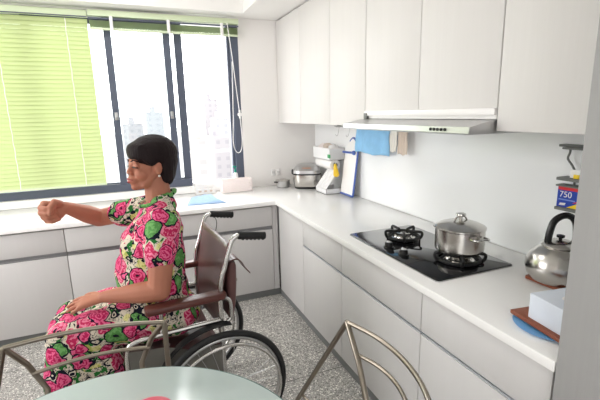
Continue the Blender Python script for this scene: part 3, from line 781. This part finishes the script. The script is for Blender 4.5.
# baskets, soap, folded cloth
def basket(x0, x1, y0, y1, z1, label, m, dark=True):
    t = thing('plastic_basket', ((x0+x1)/2, (y0+y1)/2, .8), label, 'basket', 'perforated baskets on the window worktop')
    g = G(); z0 = .801; th = .003; ty = .008
    def wall(a, b, L, H, nx, nz, hr):  # perforated wall between points a,b
        a = V(a); b = V(b); d = (b-a); n = nx*2+1; k = nz*2+1
        for i in range(n):
            for j in range(k):
                if i % 2 == 1 and j % 2 == 1: continue
                u0, u1 = i/n, (i+1)/n; v0, v1 = j/k, (j+1)/k
                p = [a+d*u0+V((0, 0, H*v0)), a+d*u1+V((0, 0, H*v0)), a+d*u1+V((0, 0, H*v1)), a+d*u0+V((0, 0, H*v1))]
                nn = d.cross(V((0, 0, 1))).normalized()*th
                g.add(p+[q+nn for q in p], [[0, 1, 2, 3], [7, 6, 5, 4], [0, 1, 5, 4], [1, 2, 6, 5], [2, 3, 7, 6], [3, 0, 4, 7]])
    H = z1-z0-.004; nx = max(3, int((x1-x0)/.042))
    wall((x0, y0, z0+.002), (x1, y0, z0+.002), 0, H, nx, 2, 0); wall((x0, y1, z0+.002), (x1, y1, z0+.002), 0, H, nx, 2, 0)
    wall((x0, y0, z0+.002), (x0, y1, z0+.002), 0, H, 2, 2, 0); wall((x1, y0, z0+.002), (x1, y1, z0+.002), 0, H, 2, 2, 0)
    g.box((x0, y0, z0), (x1, y1, z0+.003))
    obj('basket_shell', g, m, t, smooth=False)
    obj('basket_rim', G().tube([(x0, y0, z1), (x1, y0, z1), (x1, y1, z1), (x0, y1, z1)], .0045, 6, closed=True), m, t)
    return t
basket(-1.185, -1.02, -.130, -.038, .884, 'small white perforated basket, left of the pinkish basket', M_white)
basket(-.965, -.70, -.165, -.075, .908, 'larger pinkish-white perforated basket by the soap bottle', M_pinkwhite)
tag(obj('folded_napkins', G().box((-1.17, -.118, .806), (-1.04, -.05, .840), bev=.008), M_beige), 'beige folded cloth inside the small white basket', 'cloth')
t = thing('soap_bottle', (-.815, -.0495, .8), 'clear soap bottle with teal pump behind the pinkish basket', 'bottle')
obj('bottle', G().lathe([(.001, 0), (.018, 0), (.020, .004), (.020, .135), (.016, .150), (.009, .157), (.001, .157)], (-.815, -.0495, .8005), 20), M_cloud, t)
obj('pump', G().cyl((-.815, -.0495, .9578), (-.815, -.0495, .985), .010, n=14).cyl((-.815, -.0495, .985), (-.815, -.0495, 1.005), .004, n=8).box((-.842, -.0575, 1.003), (-.805, -.0415, 1.016), bev=.003), M_teal, t)
g = G(); n = 14; vs = []
c0, c1, c2, c3 = V((-1.31, -.53)), V((-1.235, -.23)), V((-1.07, -.20)), V((-1.02, -.57))
for i in range(n):
    for j in range(n):
        a = i/(n-1); b = j/(n-1); p = (c0*(1-a)+c3*a)*(1-b)+(c1*(1-a)+c2*a)*b
        e = 1 if (i in (0, n-1) or j in (0, n-1)) else 0
        vs.append((p.x, p.y, .803 if e else .812+.006*noise.noise(V((a*5, b*5, 1)))+.004*(a > .5)))
g.add(vs, [[i*n+j, i*n+j+1, (i+1)*n+j+1, (i+1)*n+j] for i in range(n-1) for j in range(n-1)])
o = obj('folded_cloth', g, M_blue2); md = o.modifiers.new('thick', 'SOLIDIFY'); md.thickness = .002; md.offset = 1
tag(o, 'pale blue cloth lying flat on the window worktop', 'cloth')

# ------------------------------------------------------------------ glass table
TX, TY, TR = -1.772, -2.889, .446
t = thing('round_dining_table', (TX, TY, 0), 'round frosted glass dining table on a metal base, bottom left', 'table')
obj('table_top', G().lathe([(.001, .738), (TR-.004, .738), (TR, .742), (TR, .746), (TR-.004, .750), (.001, .750)], (TX, TY, 0), 96), M_tableglass, t, angle=50)
obj('top_rim', G().lathe([(TR+.0005, .7395), (TR+.0025, .742), (TR+.0025, .746), (TR+.0005, .7485)], (TX, TY, 0), 96), M_edgeglass, t)
for k in range(3):
    a = 2*PI*k/3+.5; c, s_ = math.cos(a), math.sin(a)
    obj('leg', G().tube([(TX+.30*c, TY+.30*s_, .735), (TX+.10*c, TY+.10*s_, .50), (TX+.08*c, TY+.08*s_, .30), (TX+.30*c, TY+.30*s_, .012)], .014, 10, smooth=5), M_bronze, t)
obj('base_ring', G().tube([(TX+.092*math.cos(a), TY+.092*math.sin(a), .40) for a in [2*PI*k/32 for k in range(32)]], .010, 8, closed=True), M_bronze, t)
tag(obj('dish_cover', G().lathe([(.062, 0), (.062, .004), (.057, .012), (.040, .022), (.020, .026), (.001, .027)], (-1.668, -2.668, .7503), 32), M_pink), 'pink domed cover lying on the glass table', 'cover')

# ------------------------------------------------------------------ metal chairs
def metal_chair(A, B, bow, legA, legB, diagA, diagB, label, seat_c, front_dir, k=.62):
    A, B, bow = V(A), V(B), V(bow)
    base = (A+B)/2; t = thing('metal_dining_chair', (base.x, base.y, 0), label, 'chair', 'tubular metal chairs round the glass table')
    mid = (A+B)/2+bow; r = .0088
    obj('top_rail', G().tube([A, A*.75+B*.25+bow*.75, mid, A*.25+B*.75+bow*.75, B], r*.82, 10, smooth=8), M_bronze, t)
    sc = V(seat_c); fd = V(front_dir); sd = (B-A).normalized()
    SA = sc-sd*.17-fd*.17; SB = sc+sd*.17-fd*.17
    DA = A+V(diagA); DB = B+V(diagB)
    ff = []
    for P, L, D, S, q in ((A, legA, DA, SA, -1), (B, legB, DB, SB, 1)):
        obj('rear_leg', G().tube([P, P+V(L)], r, 12), M_bronze, t)
        obj('back_post', G().tube([P, D, S+V((0, 0, -.012))], r, 12, smooth=2), M_bronze, t)
        f0 = sc+sd*(.17*q)+fd*.17
        obj('front_leg', G().tube([f0+V((0, 0, -.012)), f0+fd*.03+V((0, 0, -f0.z+.004))], r, 12), M_bronze, t)
        obj('side_rail', G().tube([S+V((0, 0, -.012)), f0+V((0, 0, -.012))], r*.8, 10), M_bronze, t)
        leg_mid = P+V(L)*((P.z-.44)/P.z)
        obj('side_brace', G().tube([leg_mid, S+V((0, 0, -.012))], r*.7, 8), M_bronze, t)
    LA = A+(DA-A)*k; LB = B+(DB-B)*k; lb = bow*.85
    obj('lower_rail', G().tube([LA, LA*.75+LB*.25+lb*.75, (LA+LB)/2+lb, LA*.25+LB*.75+lb*.75, LB], r*.72, 10, smooth=8), M_bronze, t)
    Ms = Matrix.Translation(sc) @ Matrix.Rotation(math.atan2(sd.y, sd.x), 4, 'Z')
    obj('seat', G().prism(rrect(0, 0, .37, .37, .06), 0, .025, bev=.008, M=Ms), M_brown2, t)
    return t
metal_chair((-2.045, -2.298, .82), (-1.605, -2.335, .82), (0, .034, 0), (-.22, -.0, -.818), (.0, .0, -.818), (.080, .045, -.19), (-.080, .045, -.15),
            'tubular metal chair behind the glass table, in front of the seated person', (-1.83, -2.54, .44), (.02, -1, 0))
metal_chair((-1.076, -2.578, .82), (-1.106, -3.02, .82), (.055, 0, 0), (-.166, .452, -.818), (-.12, -.30, -.818), (-.027, -.172, -.178), (-.027, .172, -.178),
            'tubular metal chair at the right of the glass table, only its peaked back corner showing', (-1.28, -2.80, .44), (-1, 0, 0), .38)

# ------------------------------------------------------------------ wheelchair (local frame: faces -x, near side is -y)
W = thing('wheelchair', (-1.40, -1.76, 0), 'chrome wheelchair with brown vinyl seat and black handgrips under the seated person', 'wheelchair', rotz=math.radians(5))
def wo(name, g, m, parent=None, **k): return obj(name, g, m, parent or W, local=True, **k)
def ring(c, r, rt, n=64, m=10):
    return G().tube([(c[0]+r*math.cos(a), c[1], c[2]+r*math.sin(a)) for a in [2*PI*k/n for k in range(n)]], rt, m, closed=True)
WR = .287
for s in (-1, 1):
    c = (.0, s*.285, WR) if s < 0 else (-.005, s*.285, WR)
    wh = wo('wheel_rim', ring(c, WR-.033, .0085), M_steel2)
    wo('tire', ring(c, WR-.014, .0142), M_black, wh)
    wo('hand_rim', ring((c[0], c[1]+s*.040, c[2]), WR-.045, .0075), M_chrome, wh)
    wo('hub', G().cyl((c[0], c[1]-.035, c[2]), (c[0], c[1]+.035, c[2]), .022, n=16).cyl((c[0], c[1]-s*.09, c[2]), (c[0], c[1]+s*.045, c[2]), .009, n=10), M_steel2, wh)
    g = G()
    for k in range(28):
        a = 2*PI*k/28; b = a+(.5 if k % 2 else -.5)
        g.cyl((c[0]+.02*math.cos(b), c[1]+(.025 if k % 4 < 2 else -.025), c[2]+.02*math.sin(b)), (c[0]+(WR-.036)*math.cos(a), c[1], c[2]+(WR-.036)*math.sin(a)), .0013, n=5)
    for k in range(5):
        a = 2*PI*k/5+.3
        g.cyl((c[0]+(WR-.036)*math.cos(a), c[1], c[2]+(WR-.036)*math.sin(a)), (c[0]+(WR-.045)*math.cos(a), c[1]+s*.040, c[2]+(WR-.045)*math.sin(a)), .004, n=6)
    wo('spokes', g, M_steel2, wh)
rt = .0105
for s in (-1, 1):
    y = s*.222
    wo('back_post', G().tube([(.020, y, .16), (.020, y, .70), (.050, y, .84), (.078, y, .925), (.092, y, .950), (.122, y, .960), (.20, y, .948)], rt, 12, smooth=6), M_chrome)
    gr = wo('hand_grip', G().tube([(.115, y, .961), (.235, y, .942)], .0165, 14), M_black)
    wo('grip_ridges', (lambda g: ([g.ell((.135+.018*k, y, .950-.0028*k), (.009, .014, .013), seg=10) for k in range(6)], g)[1])(G()), M_black, gr)
    wo('arm_frame', G().tube([(.028, y, .70), (.060, y, .675), (.062, y, .60), (.045, y, .585)], .009, 10, smooth=6).tube([(.020, y, .598), (-.24, y, .598), (-.335, y, .590), (-.362, y, .555), (-.368, y, .45), (-.375, y, .16)], .0105, 12, smooth=6)
       .tube([(-.225, y, .70), (-.225, y, .598)], .009, 10).tube([(.0, y, .70), (.03, y, .69)], .009, 8), M_chrome)
    g = G().prism([(-.285, y-.028), (-.27, y-.034), (.03, y-.032), (.045, y-.018), (.045, y+.018), (.03, y+.032), (-.27, y+.034), (-.285, y+.028)], .698, .726, bev=.009, seg=3)
    wo('arm_pad', g, M_brown2)
    wo('side_frame', G().tube([(.020, y, .47), (-.368, y, .47)], .0105, 10), M_chrome); wo('side_frame', G().tube([(.020, y, .20), (-.37, y, .20)], .0105, 10), M_chrome)
    c = (-.335, s*.235, .0); caster = wo('caster_fork', G().tube([(-.345, y, .20), (-.32, y, .16), (-.31, y+s*.022, .09)], .008, 8, smooth=3).tube([(-.32, y, .16), (-.31, y-s*.022, .09)], .008, 8), M_steel2)
    wo('caster_wheel', G().cyl((-.31, y-.014, .086), (-.31, y+.014, .086), .085, n=32), M_black, caster)
    wo('footrest_hanger', G().tube([(-.372, y*.92, .42), (-.44, y*.88, .34), (-.56, y*.84, .14), (-.58, y*.8, .09)], .0095, 10, smooth=5), M_chrome)
    wo('footplate', G().box((-.68, min(y*.30, y*1.0), .062), (-.54, max(y*.30, y*1.0), .076), bev=.004), M_greypl)
    wo('brake_lever', G().tube([(-.235, y-s*.03, .47), (-.20, y-s*.035, .53)], .006, 8).box((-.26, y-.02, .44), (-.21, y+.02, .46), bev=.003), M_steel2)
# seat and back upholstery
def sheet(fn, n=14, m=14, th=.010, name='seat', mt=M_brown):
    g = G(); vs = [fn(i/(n-1), j/(m-1)) for i in range(n) for j in range(m)]
    g.add(vs, [[i*m+j, i*m+j+1, (i+1)*m+j+1, (i+1)*m+j] for i in range(n-1) for j in range(m-1)])
    o = wo(name, g, mt); md = o.modifiers.new('thick', 'SOLIDIFY'); md.thickness = th; md.offset = 0
    return o
sheet(lambda a, b: (-.375+.39*a, -.222+.444*b, .487-.020*math.sin(PI*b)), name='seat')
def backf(a, b):
    z = .50+.428*a; x = .020+.0 if z < .70 else .020+(z-.70)*.24
    return (x+.030*math.sin(PI*b)*(.4+.6*math.sin(PI*min(1, a+.1))), -.222+.444*b, z-.010*math.sin(PI*b)*a)
sheet(backf, name='backrest', th=.008)
wo('cross_brace', G().tube([(-.17, -.215, .47), (-.17, .215, .19)], .010, 10).tube([(-.155, .215, .47), (-.155, -.215, .19)], .010, 10), M_steel2)
wo('guard_panel', prof_y([(-.360, .562), (-.22, .545), (-.13, .505), (.012, .488), (.012, .27), (-.355, .27)], -.236, -.231), M_guard, smooth=False)
g = G(); vs = []
for k in range(18):
    a = math.radians(80+k*4.6)
    for rr, yy in ((WR+.012, -.262), (WR+.012, -.222), (WR+.016, -.222), (WR+.016, -.262)): vs.append((rr*math.cos(a), yy, WR+rr*math.sin(a)))
g.add(vs, [[i*4+k, i*4+(k+1) % 4, (i+1)*4+(k+1) % 4, (i+1)*4+k] for i in range(17) for k in range(4)]+[[0, 1, 2, 3], [68, 69, 70, 71]])
wo('wheel_guard', g, M_black)
wo('brake_cable', G().tube([(.13, .235, .955), (.15, .238, .91), (.135, .238, .84), (.10, .238, .74)], .0022, 6, smooth=5), M_greypl)
# pouch on the back
Mw = wm(W)
t = thing('back_pouch', tuple(Mw @ V((.10, 0, .58))), 'brown vinyl pouch with loose strap hanging on the back of the wheelchair', 'pouch', rotz=math.radians(5))
def po(name, g, m, parent=None): 
    g2 = G(); g2.v = [Mw @ p for p in g.v]; g2.f = g.f; return obj(name, g2, m, parent or t)
g = G(); vs = []
layers = [(.066, .084, .575), (.064, .102, .64), (.066, .112, .74), (.076, .112, .815), (.086, .104, .835)]
for (x0, x1, z) in layers:
    for k in range(24):
        p = rrect((x0+x1)/2, -.02, x1-x0, .34, (x1-x0)*.45, 5)
    vs += [(x, y, z) for x, y in p]
n = len(p); fs = [[i*n+k, i*n+(k+1) % n, (i+1)*n+(k+1) % n, (i+1)*n+k] for i in range(len(layers)-1) for k in range(n)]+[list(range(n))[::-1], [(len(layers)-1)*n+k for k in range(n)]]
po('pouch_body', g.add(vs, fs), M_brown)
g = G(); path = crom([V((.078, 0, .836)), V((.112, 0, .842)), V((.135, 0, .822)), V((.150, 0, .795)), V((.172, 0, .765))], 5)
vs = []
for p in path: vs += [(p.x, -.19, p.z), (p.x, -.12, p.z), (p.x, -.12, p.z+.007), (p.x, -.19, p.z+.007)]
m = len(path); g.add(vs, [[i*4+k, i*4+(k+1) % 4, (i+1)*4+(k+1) % 4, (i+1)*4+k] for i in range(m-1) for k in range(4)]+[[0, 1, 2, 3], [(m-1)*4+k for k in range(4)]])
po('strap', g, M_brown2)
po('snap_button', G().cyl((.112, -.15, .735), (.120, -.15, .735), .007, n=12), M_chrome)

# ------------------------------------------------------------------ seated person
P = thing('person', (-1.52, -1.76, .49), 'person in a pink and green floral outfit seated in the wheelchair, fist stretched forward', 'person')
# head frame: x forward, y to the person's left, z up
hf = V((-math.cos(math.radians(17)), -math.sin(math.radians(20)), .05)).normalized()
hl = V((0, 0, 1)).cross(hf).normalized(); hu = hf.cross(hl)
HC = V((-1.578, -1.757, 1.262))
MH = Matrix(((hf.x, hl.x, hu.x, HC.x), (hf.y, hl.y, hu.y, HC.y), (hf.z, hl.z, hu.z, HC.z), (0, 0, 0, 1))) @ Matrix.Diagonal((.95, .95, .95, 1))
B = G()
B.ell((-.015, 0, .035), (.092, .074, .080), MH); B.hull([((.028, 0, -.005), (.058, .060, .05)), ((.030, 0, -.060), (.050, .050, .04))], MH)
B.hull([((.040, 0, -.082), (.034, .034, .024)), ((.074, 0, -.094), (.020, .022, .018))], MH)
B.hull([((.0, .05, -.03), .018), ((.045, .030, -.085), .016)], MH); B.hull([((.0, -.05, -.03), .018), ((.045, -.030, -.085), .016)], MH)
for s in (-1, 1):
    B.ell((.058, s*.034, -.038), (.028, .026, .026), MH)
    B.ell((-.004, s*.074, -.012), (.016, .009, .030), MH); B.ell((.004, s*.070, -.010), (.012, .010, .022), MH)
    B.ell((.095, s*.012, -.034), (.009, .008, .008), MH)
    B.ell((.076, s*.031, -.004), (.014, .019, .012), MH)
B.hull([((.084, 0, .004), (.008, .008, .010)), ((.101, 0, -.030), (.010, .011, .009))], MH)
B.hull([((.080, -.032, .018), .011), ((.080, .032, .018), .011)], MH)
B.ell((.082, 0, -.064), (.024, .028, .022), MH)
# neck and trunk
B.hull([(tuple(MH @ V((-.02, 0, -.04))), .052), ((-1.560, -1.76, 1.07), .055)])
B.hull([((-1.560, -1.90, 1.045), .038), ((-1.565, -1.615, 1.045), .038), ((-1.545, -1.76, 1.085), .050)])
B.hull([((-1.590, -1.76, .96), (.080, .125, .08)), ((-1.62, -1.76, .74), (.095, .125, .10)), ((-1.60, -1.76, .61), (.095, .145, .07))])
# legs
for y in (-1.845, -1.675):
    B.chain([((-1.56, y, .60), .072), ((-1.93, y, .590), .058), ((-2.02, y, .30), .044), ((-2.045, y, .13), .034)])
    B.hull([((-2.04, y, .115), .030), ((-2.13, y, .103), (.03, .03, .022))])
# arms
SL, EL, WL = V((-1.560, -1.912, 1.040)), V((-1.600, -1.964, .772)), V((-1.812, -1.868, .746))
SR, ER, WR_ = V((-1.570, -1.608, 1.045)), V((-1.822, -1.500, .995)), V((-1.936, -1.650, 1.090))
B.chain([(tuple(SL), .050), (tuple((SL+EL)/2), .052), (tuple(EL), .0450), (tuple(EL*.70+WL*.30), .0445), (tuple(WL), .0240)])
B.chain([(tuple(SR), .048), (tuple(ER), .042), (tuple(ER*.6+WR_*.4), .041), (tuple(WR_), .0245)])
def frame(o, x, z):
    x = V(x).normalized(); y = V(z).cross(x).normalized(); z = x.cross(y)
    return Matrix(((x.x, y.x, z.x, o[0]), (x.y, y.y, z.y, o[1]), (x.z, y.z, z.z, o[2]), (0, 0, 0, 1)))
# left hand flat on the thigh: local x along the fingers, z = back of hand, +y = thumb side
ML = frame(WL+V((-.004, .0, -.004)), (-.165, .035, -.028), (0, -.30, 1))
hand = G()
hand.hull([((.004, 0, 0), (.018, .022, .015)), ((.075, -.030, .0), (.012, .014, .011)), ((.082, .026, .002), (.012, .014, .011))], ML)
ts = -1   # thumb side sign
fing = [(-.028, .072, (.028, .020, .016)), (-.010, .083, (.033, .022, .017)), (.009, .080, (.031, .021, .017)), (.027, .070, (.024, .016, .014))]
for (y, x, L) in fing:
    fan = y*1.1; p = V((x-.004, y, .002)); nodes = [(tuple(p), .0098)]; ang = -.10
    for k, l in enumerate(L):
        ang -= .16 if k else .06; p = p+V((l*math.cos(ang), fan*l/.05*.35, l*math.sin(ang)*.8)); nodes.append((tuple(p), (.0090, .0082, .0070)[k]))
    hand.chain(nodes, ML, 10)
hand.chain([((.018, -.022, -.002), .014), ((.045, -.048, -.006), .0115), ((.070, -.062, -.012), .0095), ((.088, -.064, -.016), .008)], ML, 10)
# right fist held up: local x along forearm, z = up (thumb side), -y = towards the viewer (palm side)
MR = frame(WR_, (-.6, -.16, -.09), (0, -.15, 1)) @ Matrix.Diagonal((.98, 1.08, 1.08, 1))
# palm: back of the hand on the far side
yp = 1 if (MR.to_3x3() @ V((0, 1, 0))).y > 0 else -1      # +yp is away from the viewer
def Q(x, y, z): return (x, yp*y, z)
hand.hull([(Q(.002, 0, 0), (.020, .017, .024)), (Q(.072, .014, .030), .014), (Q(.068, .014, -.032), .012), (Q(.03, -.008, -.024), .015)], MR)
for (z, x, r) in ((.030, .078, .0115), (.0095, .083, .0118), (-.0115, .079, .0112), (-.031, .071, .0100)):
    hand.chain([(Q(x-.006, .014, z), r), (Q(x+.012, -.018, z*.96), r*.98), (Q(x-.006, -.040, z*.92), r*.92), (Q(x-.034, -.034, z*.9), r*.86), (Q(x-.038, -.016, z*.88), r*.8)], MR, 10)
hand.chain([(Q(.014, -.006, .020), .0155), (Q(.036, -.024, .040), .0135), (Q(.056, -.046, .030), .0115), (Q(.064, -.054, .008), .0100)], MR, 10)
B.v += [] ; n0 = len(B.v); B.add(hand.v, hand.f)
bodyg = voxel(B, .0042, smooth=5, fac=.45)
body = obj('body', bodyg, M_skin, P, angle=180)

# face details
fd = G()
for s in (-1, 1):
    fd.hull([((.0895, s*.019, -.0065), (.0040, .003, .0022)), ((.0875, s*.034, -.0060), (.0040, .004, .0042)), ((.0790, s*.048, -.0085), (.0040, .003, .0020))], MH)
obj('eyes', fd, M_eye, P)
fd = G()
for s in (-1, 1):
    fd.tube([MH @ V((.0925, s*.014, .017)), MH @ V((.0895, s*.030, .0235)), MH @ V((.0760, s*.049, .018))], .0024, 6, smooth=4)
obj('eyebrows', fd, M_hair, P)
fd = G()
fd.hull([((.1045, 0, -.0590), (.0055, .004, .0040)), ((.095, .021, -.0625), (.004, .004, .0022)), ((.095, -.021, -.0625), (.004, .004, .0022))], MH)
fd.hull([((.1030, 0, -.0710), (.0055, .007, .0050)), ((.095, .017, -.0665), (.004, .004, .0022)), ((.095, -.017, -.0665), (.004, .004, .0022))], MH)
obj('lips', fd, M_lip, P)
obj('earring', G().ell(MH @ V((.0, .086, -.044)), .0052, seg=12), M_pearl, P)
# hair: short bowl cut
H = G()
H.ell((-.016, 0, .052), (.108, .090, .084), MH)
H.hull([((-.045, 0, .02), (.078, .086, .07)), ((-.055, 0, -.055), (.052, .066, .035))], MH)
H.hull([((.062, 0, .070), (.040, .060, .030)), ((.080, .0, .038), (.016, .050, .012))], MH)
H.hull([((.055, .0, .075), (.040, .070, .030)), ((.058, -.046, .034), (.022, .018, .014)), ((.058, .046, .034), (.022, .018, .014))], MH)
for s in (-1, 1):
    H.hull([((.01, s*.070, .045), (.040, .016, .030)), ((.022, s*.073, .012), (.014, .008, .014)), ((.050, s*.060, .036), (.016, .012, .014))], MH)
    H.hull([((-.045, s*.068, .02), (.030, .018, .04)), ((-.050, s*.062, -.062), (.028, .016, .022))], MH)
H.hull([((-.062, 0, -.02), (.048, .066, .05)), ((-.064, 0, -.084), (.030, .048, .014))], MH)
obj('hair', voxel(H, .0045, smooth=5), M_hair, P, angle=180)

# blouse
C = G()
C.hull([((-1.560, -1.900, 1.050), .058), ((-1.565, -1.620, 1.050), .058), ((-1.543, -1.78, 1.095), (.058, .062, .045))])
C.hull([((-1.560, -1.88, 1.030), .066), ((-1.565, -1.64, 1.030), .066), ((-1.545, -1.76, .98), (.080, .130, .08)), ((-1.604, -1.76, .93), (.128, .160, .09))])
C.hull([((-1.604, -1.76, .93), (.128, .160, .10)), ((-1.545, -1.76, .95), (.075, .135, .10)), ((-1.625, -1.76, .79), (.147, .168, .10)), ((-1.56, -1.76, .72), (.085, .155, .12))])
C.hull([((-1.625, -1.76, .80), (.145, .168, .09)), ((-1.618, -1.76, .655), (.150, .188, .075)), ((-1.55, -1.76, .66), (.085, .175, .10))])
for sy in (-1.83, -1.69): C.ell((-1.672, sy, .915), (.062, .062, .062))
C.chain([(tuple(SL), .068), (tuple(SL*.62+EL*.38+V((-.006, 0, 0))), .074), (tuple(SL*.56+EL*.44+V((-.006, 0, 0))), .071)])
C.chain([(tuple(SR), .066), (tuple(SR*.38+ER*.62), .062)])
def noisy(g, amp, sc):
    for k, p in enumerate(g.v):
        g.v[k] = p+V((noise.noise(p*sc), noise.noise(p*sc+V((9, 0, 0))), noise.noise(p*sc+V((0, 9, 0)))))*amp
    return g
blouse = noisy(voxel(C, .0055, smooth=7), .010, 16)
obj('blouse', blouse, M_floral, P, angle=180)
# collar: a thin folded band around the neck
obj('collar', G().tube([V((-1.568, -1.765, 1.118))+V((math.cos(a)*.078, math.sin(a)*.072, .026*math.cos(a)-.006*abs(math.sin(a)))) for a in [2*PI*k/36 for k in range(36)]], .0085, 8, closed=True), M_floral, P)
# skirt
S = G()
for y in (-1.855, -1.665): S.chain([((-1.54, y, .600), .095), ((-1.80, y, .608), .088), ((-1.960, y, .592), .080)])
S.hull([((-1.54, -1.76, .58), (.13, .15, .08)), ((-1.78, -1.76, .59), (.1, .15, .070)), ((-1.95, -1.76, .57), (.085, .13, .070))])
S.hull([((-1.965, -1.855, .58), .078), ((-1.965, -1.665, .58), .078), ((-1.86, -1.76, .55), (.08, .16, .05)), ((-2.03, -1.860, .34), .055), ((-2.03, -1.660, .34), .055), ((-1.80, -1.86, .36), .05), ((-1.80, -1.66, .36), .05)])
S.hull([((-2.03, -1.860, .34), .055), ((-2.03, -1.660, .34), .055), ((-1.80, -1.86, .36), .05), ((-1.80, -1.66, .36), .05), ((-2.045, -1.87, .235), .05), ((-2.045, -1.65, .235), .05), ((-1.83, -1.87, .235), .05), ((-1.83, -1.65, .235), .05)])
obj('skirt', noisy(voxel(S, .0065, smooth=7), .014, 11), M_floral, P, angle=180)
for y in (-1.845, -1.675):
    obj('shoe', G().hull([((-2.035, y, .108), (.045, .042, .030)), ((-2.15, y, .102), (.042, .042, .024))]), M_black, P)

# ------------------------------------------------------------------ light
w = bpy.data.worlds.new('world'); SC.world = w; w.use_nodes = True; nt = w.node_tree; nt.nodes.clear()
out = nt.nodes.new('ShaderNodeOutputWorld'); bg = nt.nodes.new('ShaderNodeBackground')
tc = nt.nodes.new('ShaderNodeTexCoord'); sp = nt.nodes.new('ShaderNodeSeparateXYZ'); mr = nt.nodes.new('ShaderNodeMapRange')
nt.links.new(tc.outputs['Generated'], sp.inputs[0]); _m = nt.nodes.new('ShaderNodeMath'); _m.operation = 'SUBTRACT'; nt.links.new(sp.outputs[1], _m.inputs[0]); nt.links.new(sp.outputs[0], _m.inputs[1]); nt.links.new(_m.outputs[0], mr.inputs[0])
mr.inputs[1].default_value = -.6; mr.inputs[2].default_value = .1; mr.inputs[3].default_value = 1.0; mr.inputs[4].default_value = 5.2
bg.inputs[0].default_value = (1.0, .995, .99, 1)
nt.links.new(mr.outputs[0], bg.inputs[1]); nt.links.new(bg.outputs[0], out.inputs[0])
M_fill_lamp = bpy.data.materials.new('fill_lamp_diffuser'); M_fill_lamp.use_nodes = True
_n = M_fill_lamp.node_tree; _b = _n.nodes['Principled BSDF']; _b.inputs['Base Color'].default_value = (.9, .9, .9, 1)
_b.inputs['Emission Color'].default_value = (1, .98, .96, 1); _b.inputs['Emission Strength'].default_value = 5  # glow of the added, unseen ceiling light
t = thing('added_ceiling_light', (-1.75, -1.15, 2.6), 'added white rectangular ceiling light, unseen above the frame, brightening the kitchen', 'fill lamp')  # fixture added out of view to light the room
obj('housing', G().box((-2.05, -1.6, 2.56), (-1.45, -.7, 2.599), bev=.006), M_white, t)
obj('diffuser', G().box((-2.02, -1.57, 2.548), (-1.48, -.73, 2.5595), bev=.004), M_fill_lamp, t)
def portal(name, loc, rot, sx, sy):
    l = bpy.data.lights.new(name, 'AREA'); l.shape = 'RECTANGLE'; l.size = sx; l.size_y = sy; l.cycles.is_portal = True
    o = bpy.data.objects.new(name, l); COL.objects.link(o); o.location = loc; o.rotation_euler = rot
portal('window_portal', ((WX0+WX1)/2, .16, (WZ0+WZ1)/2), (-PI/2, 0, 0), WX1-WX0, WZ1-WZ0)
portal('added_window_portal', (XL-.12, (LY0+LY1)/2, (LZ0+LZ1)/2), (0, -PI/2, 0), LZ1-LZ0, LY1-LY0)  # guides sky light through the added left-wall window
portal('room_opening_portal', ((XL)/2, YB+.01, ZC/2), (PI/2, 0, 0), -XL, ZC)
SC.view_settings.view_transform = 'Standard'; SC.view_settings.look = 'None'
SC.view_settings.exposure = 0.5; SC.view_settings.gamma = 1; SC.view_settings.use_curve_mapping = False
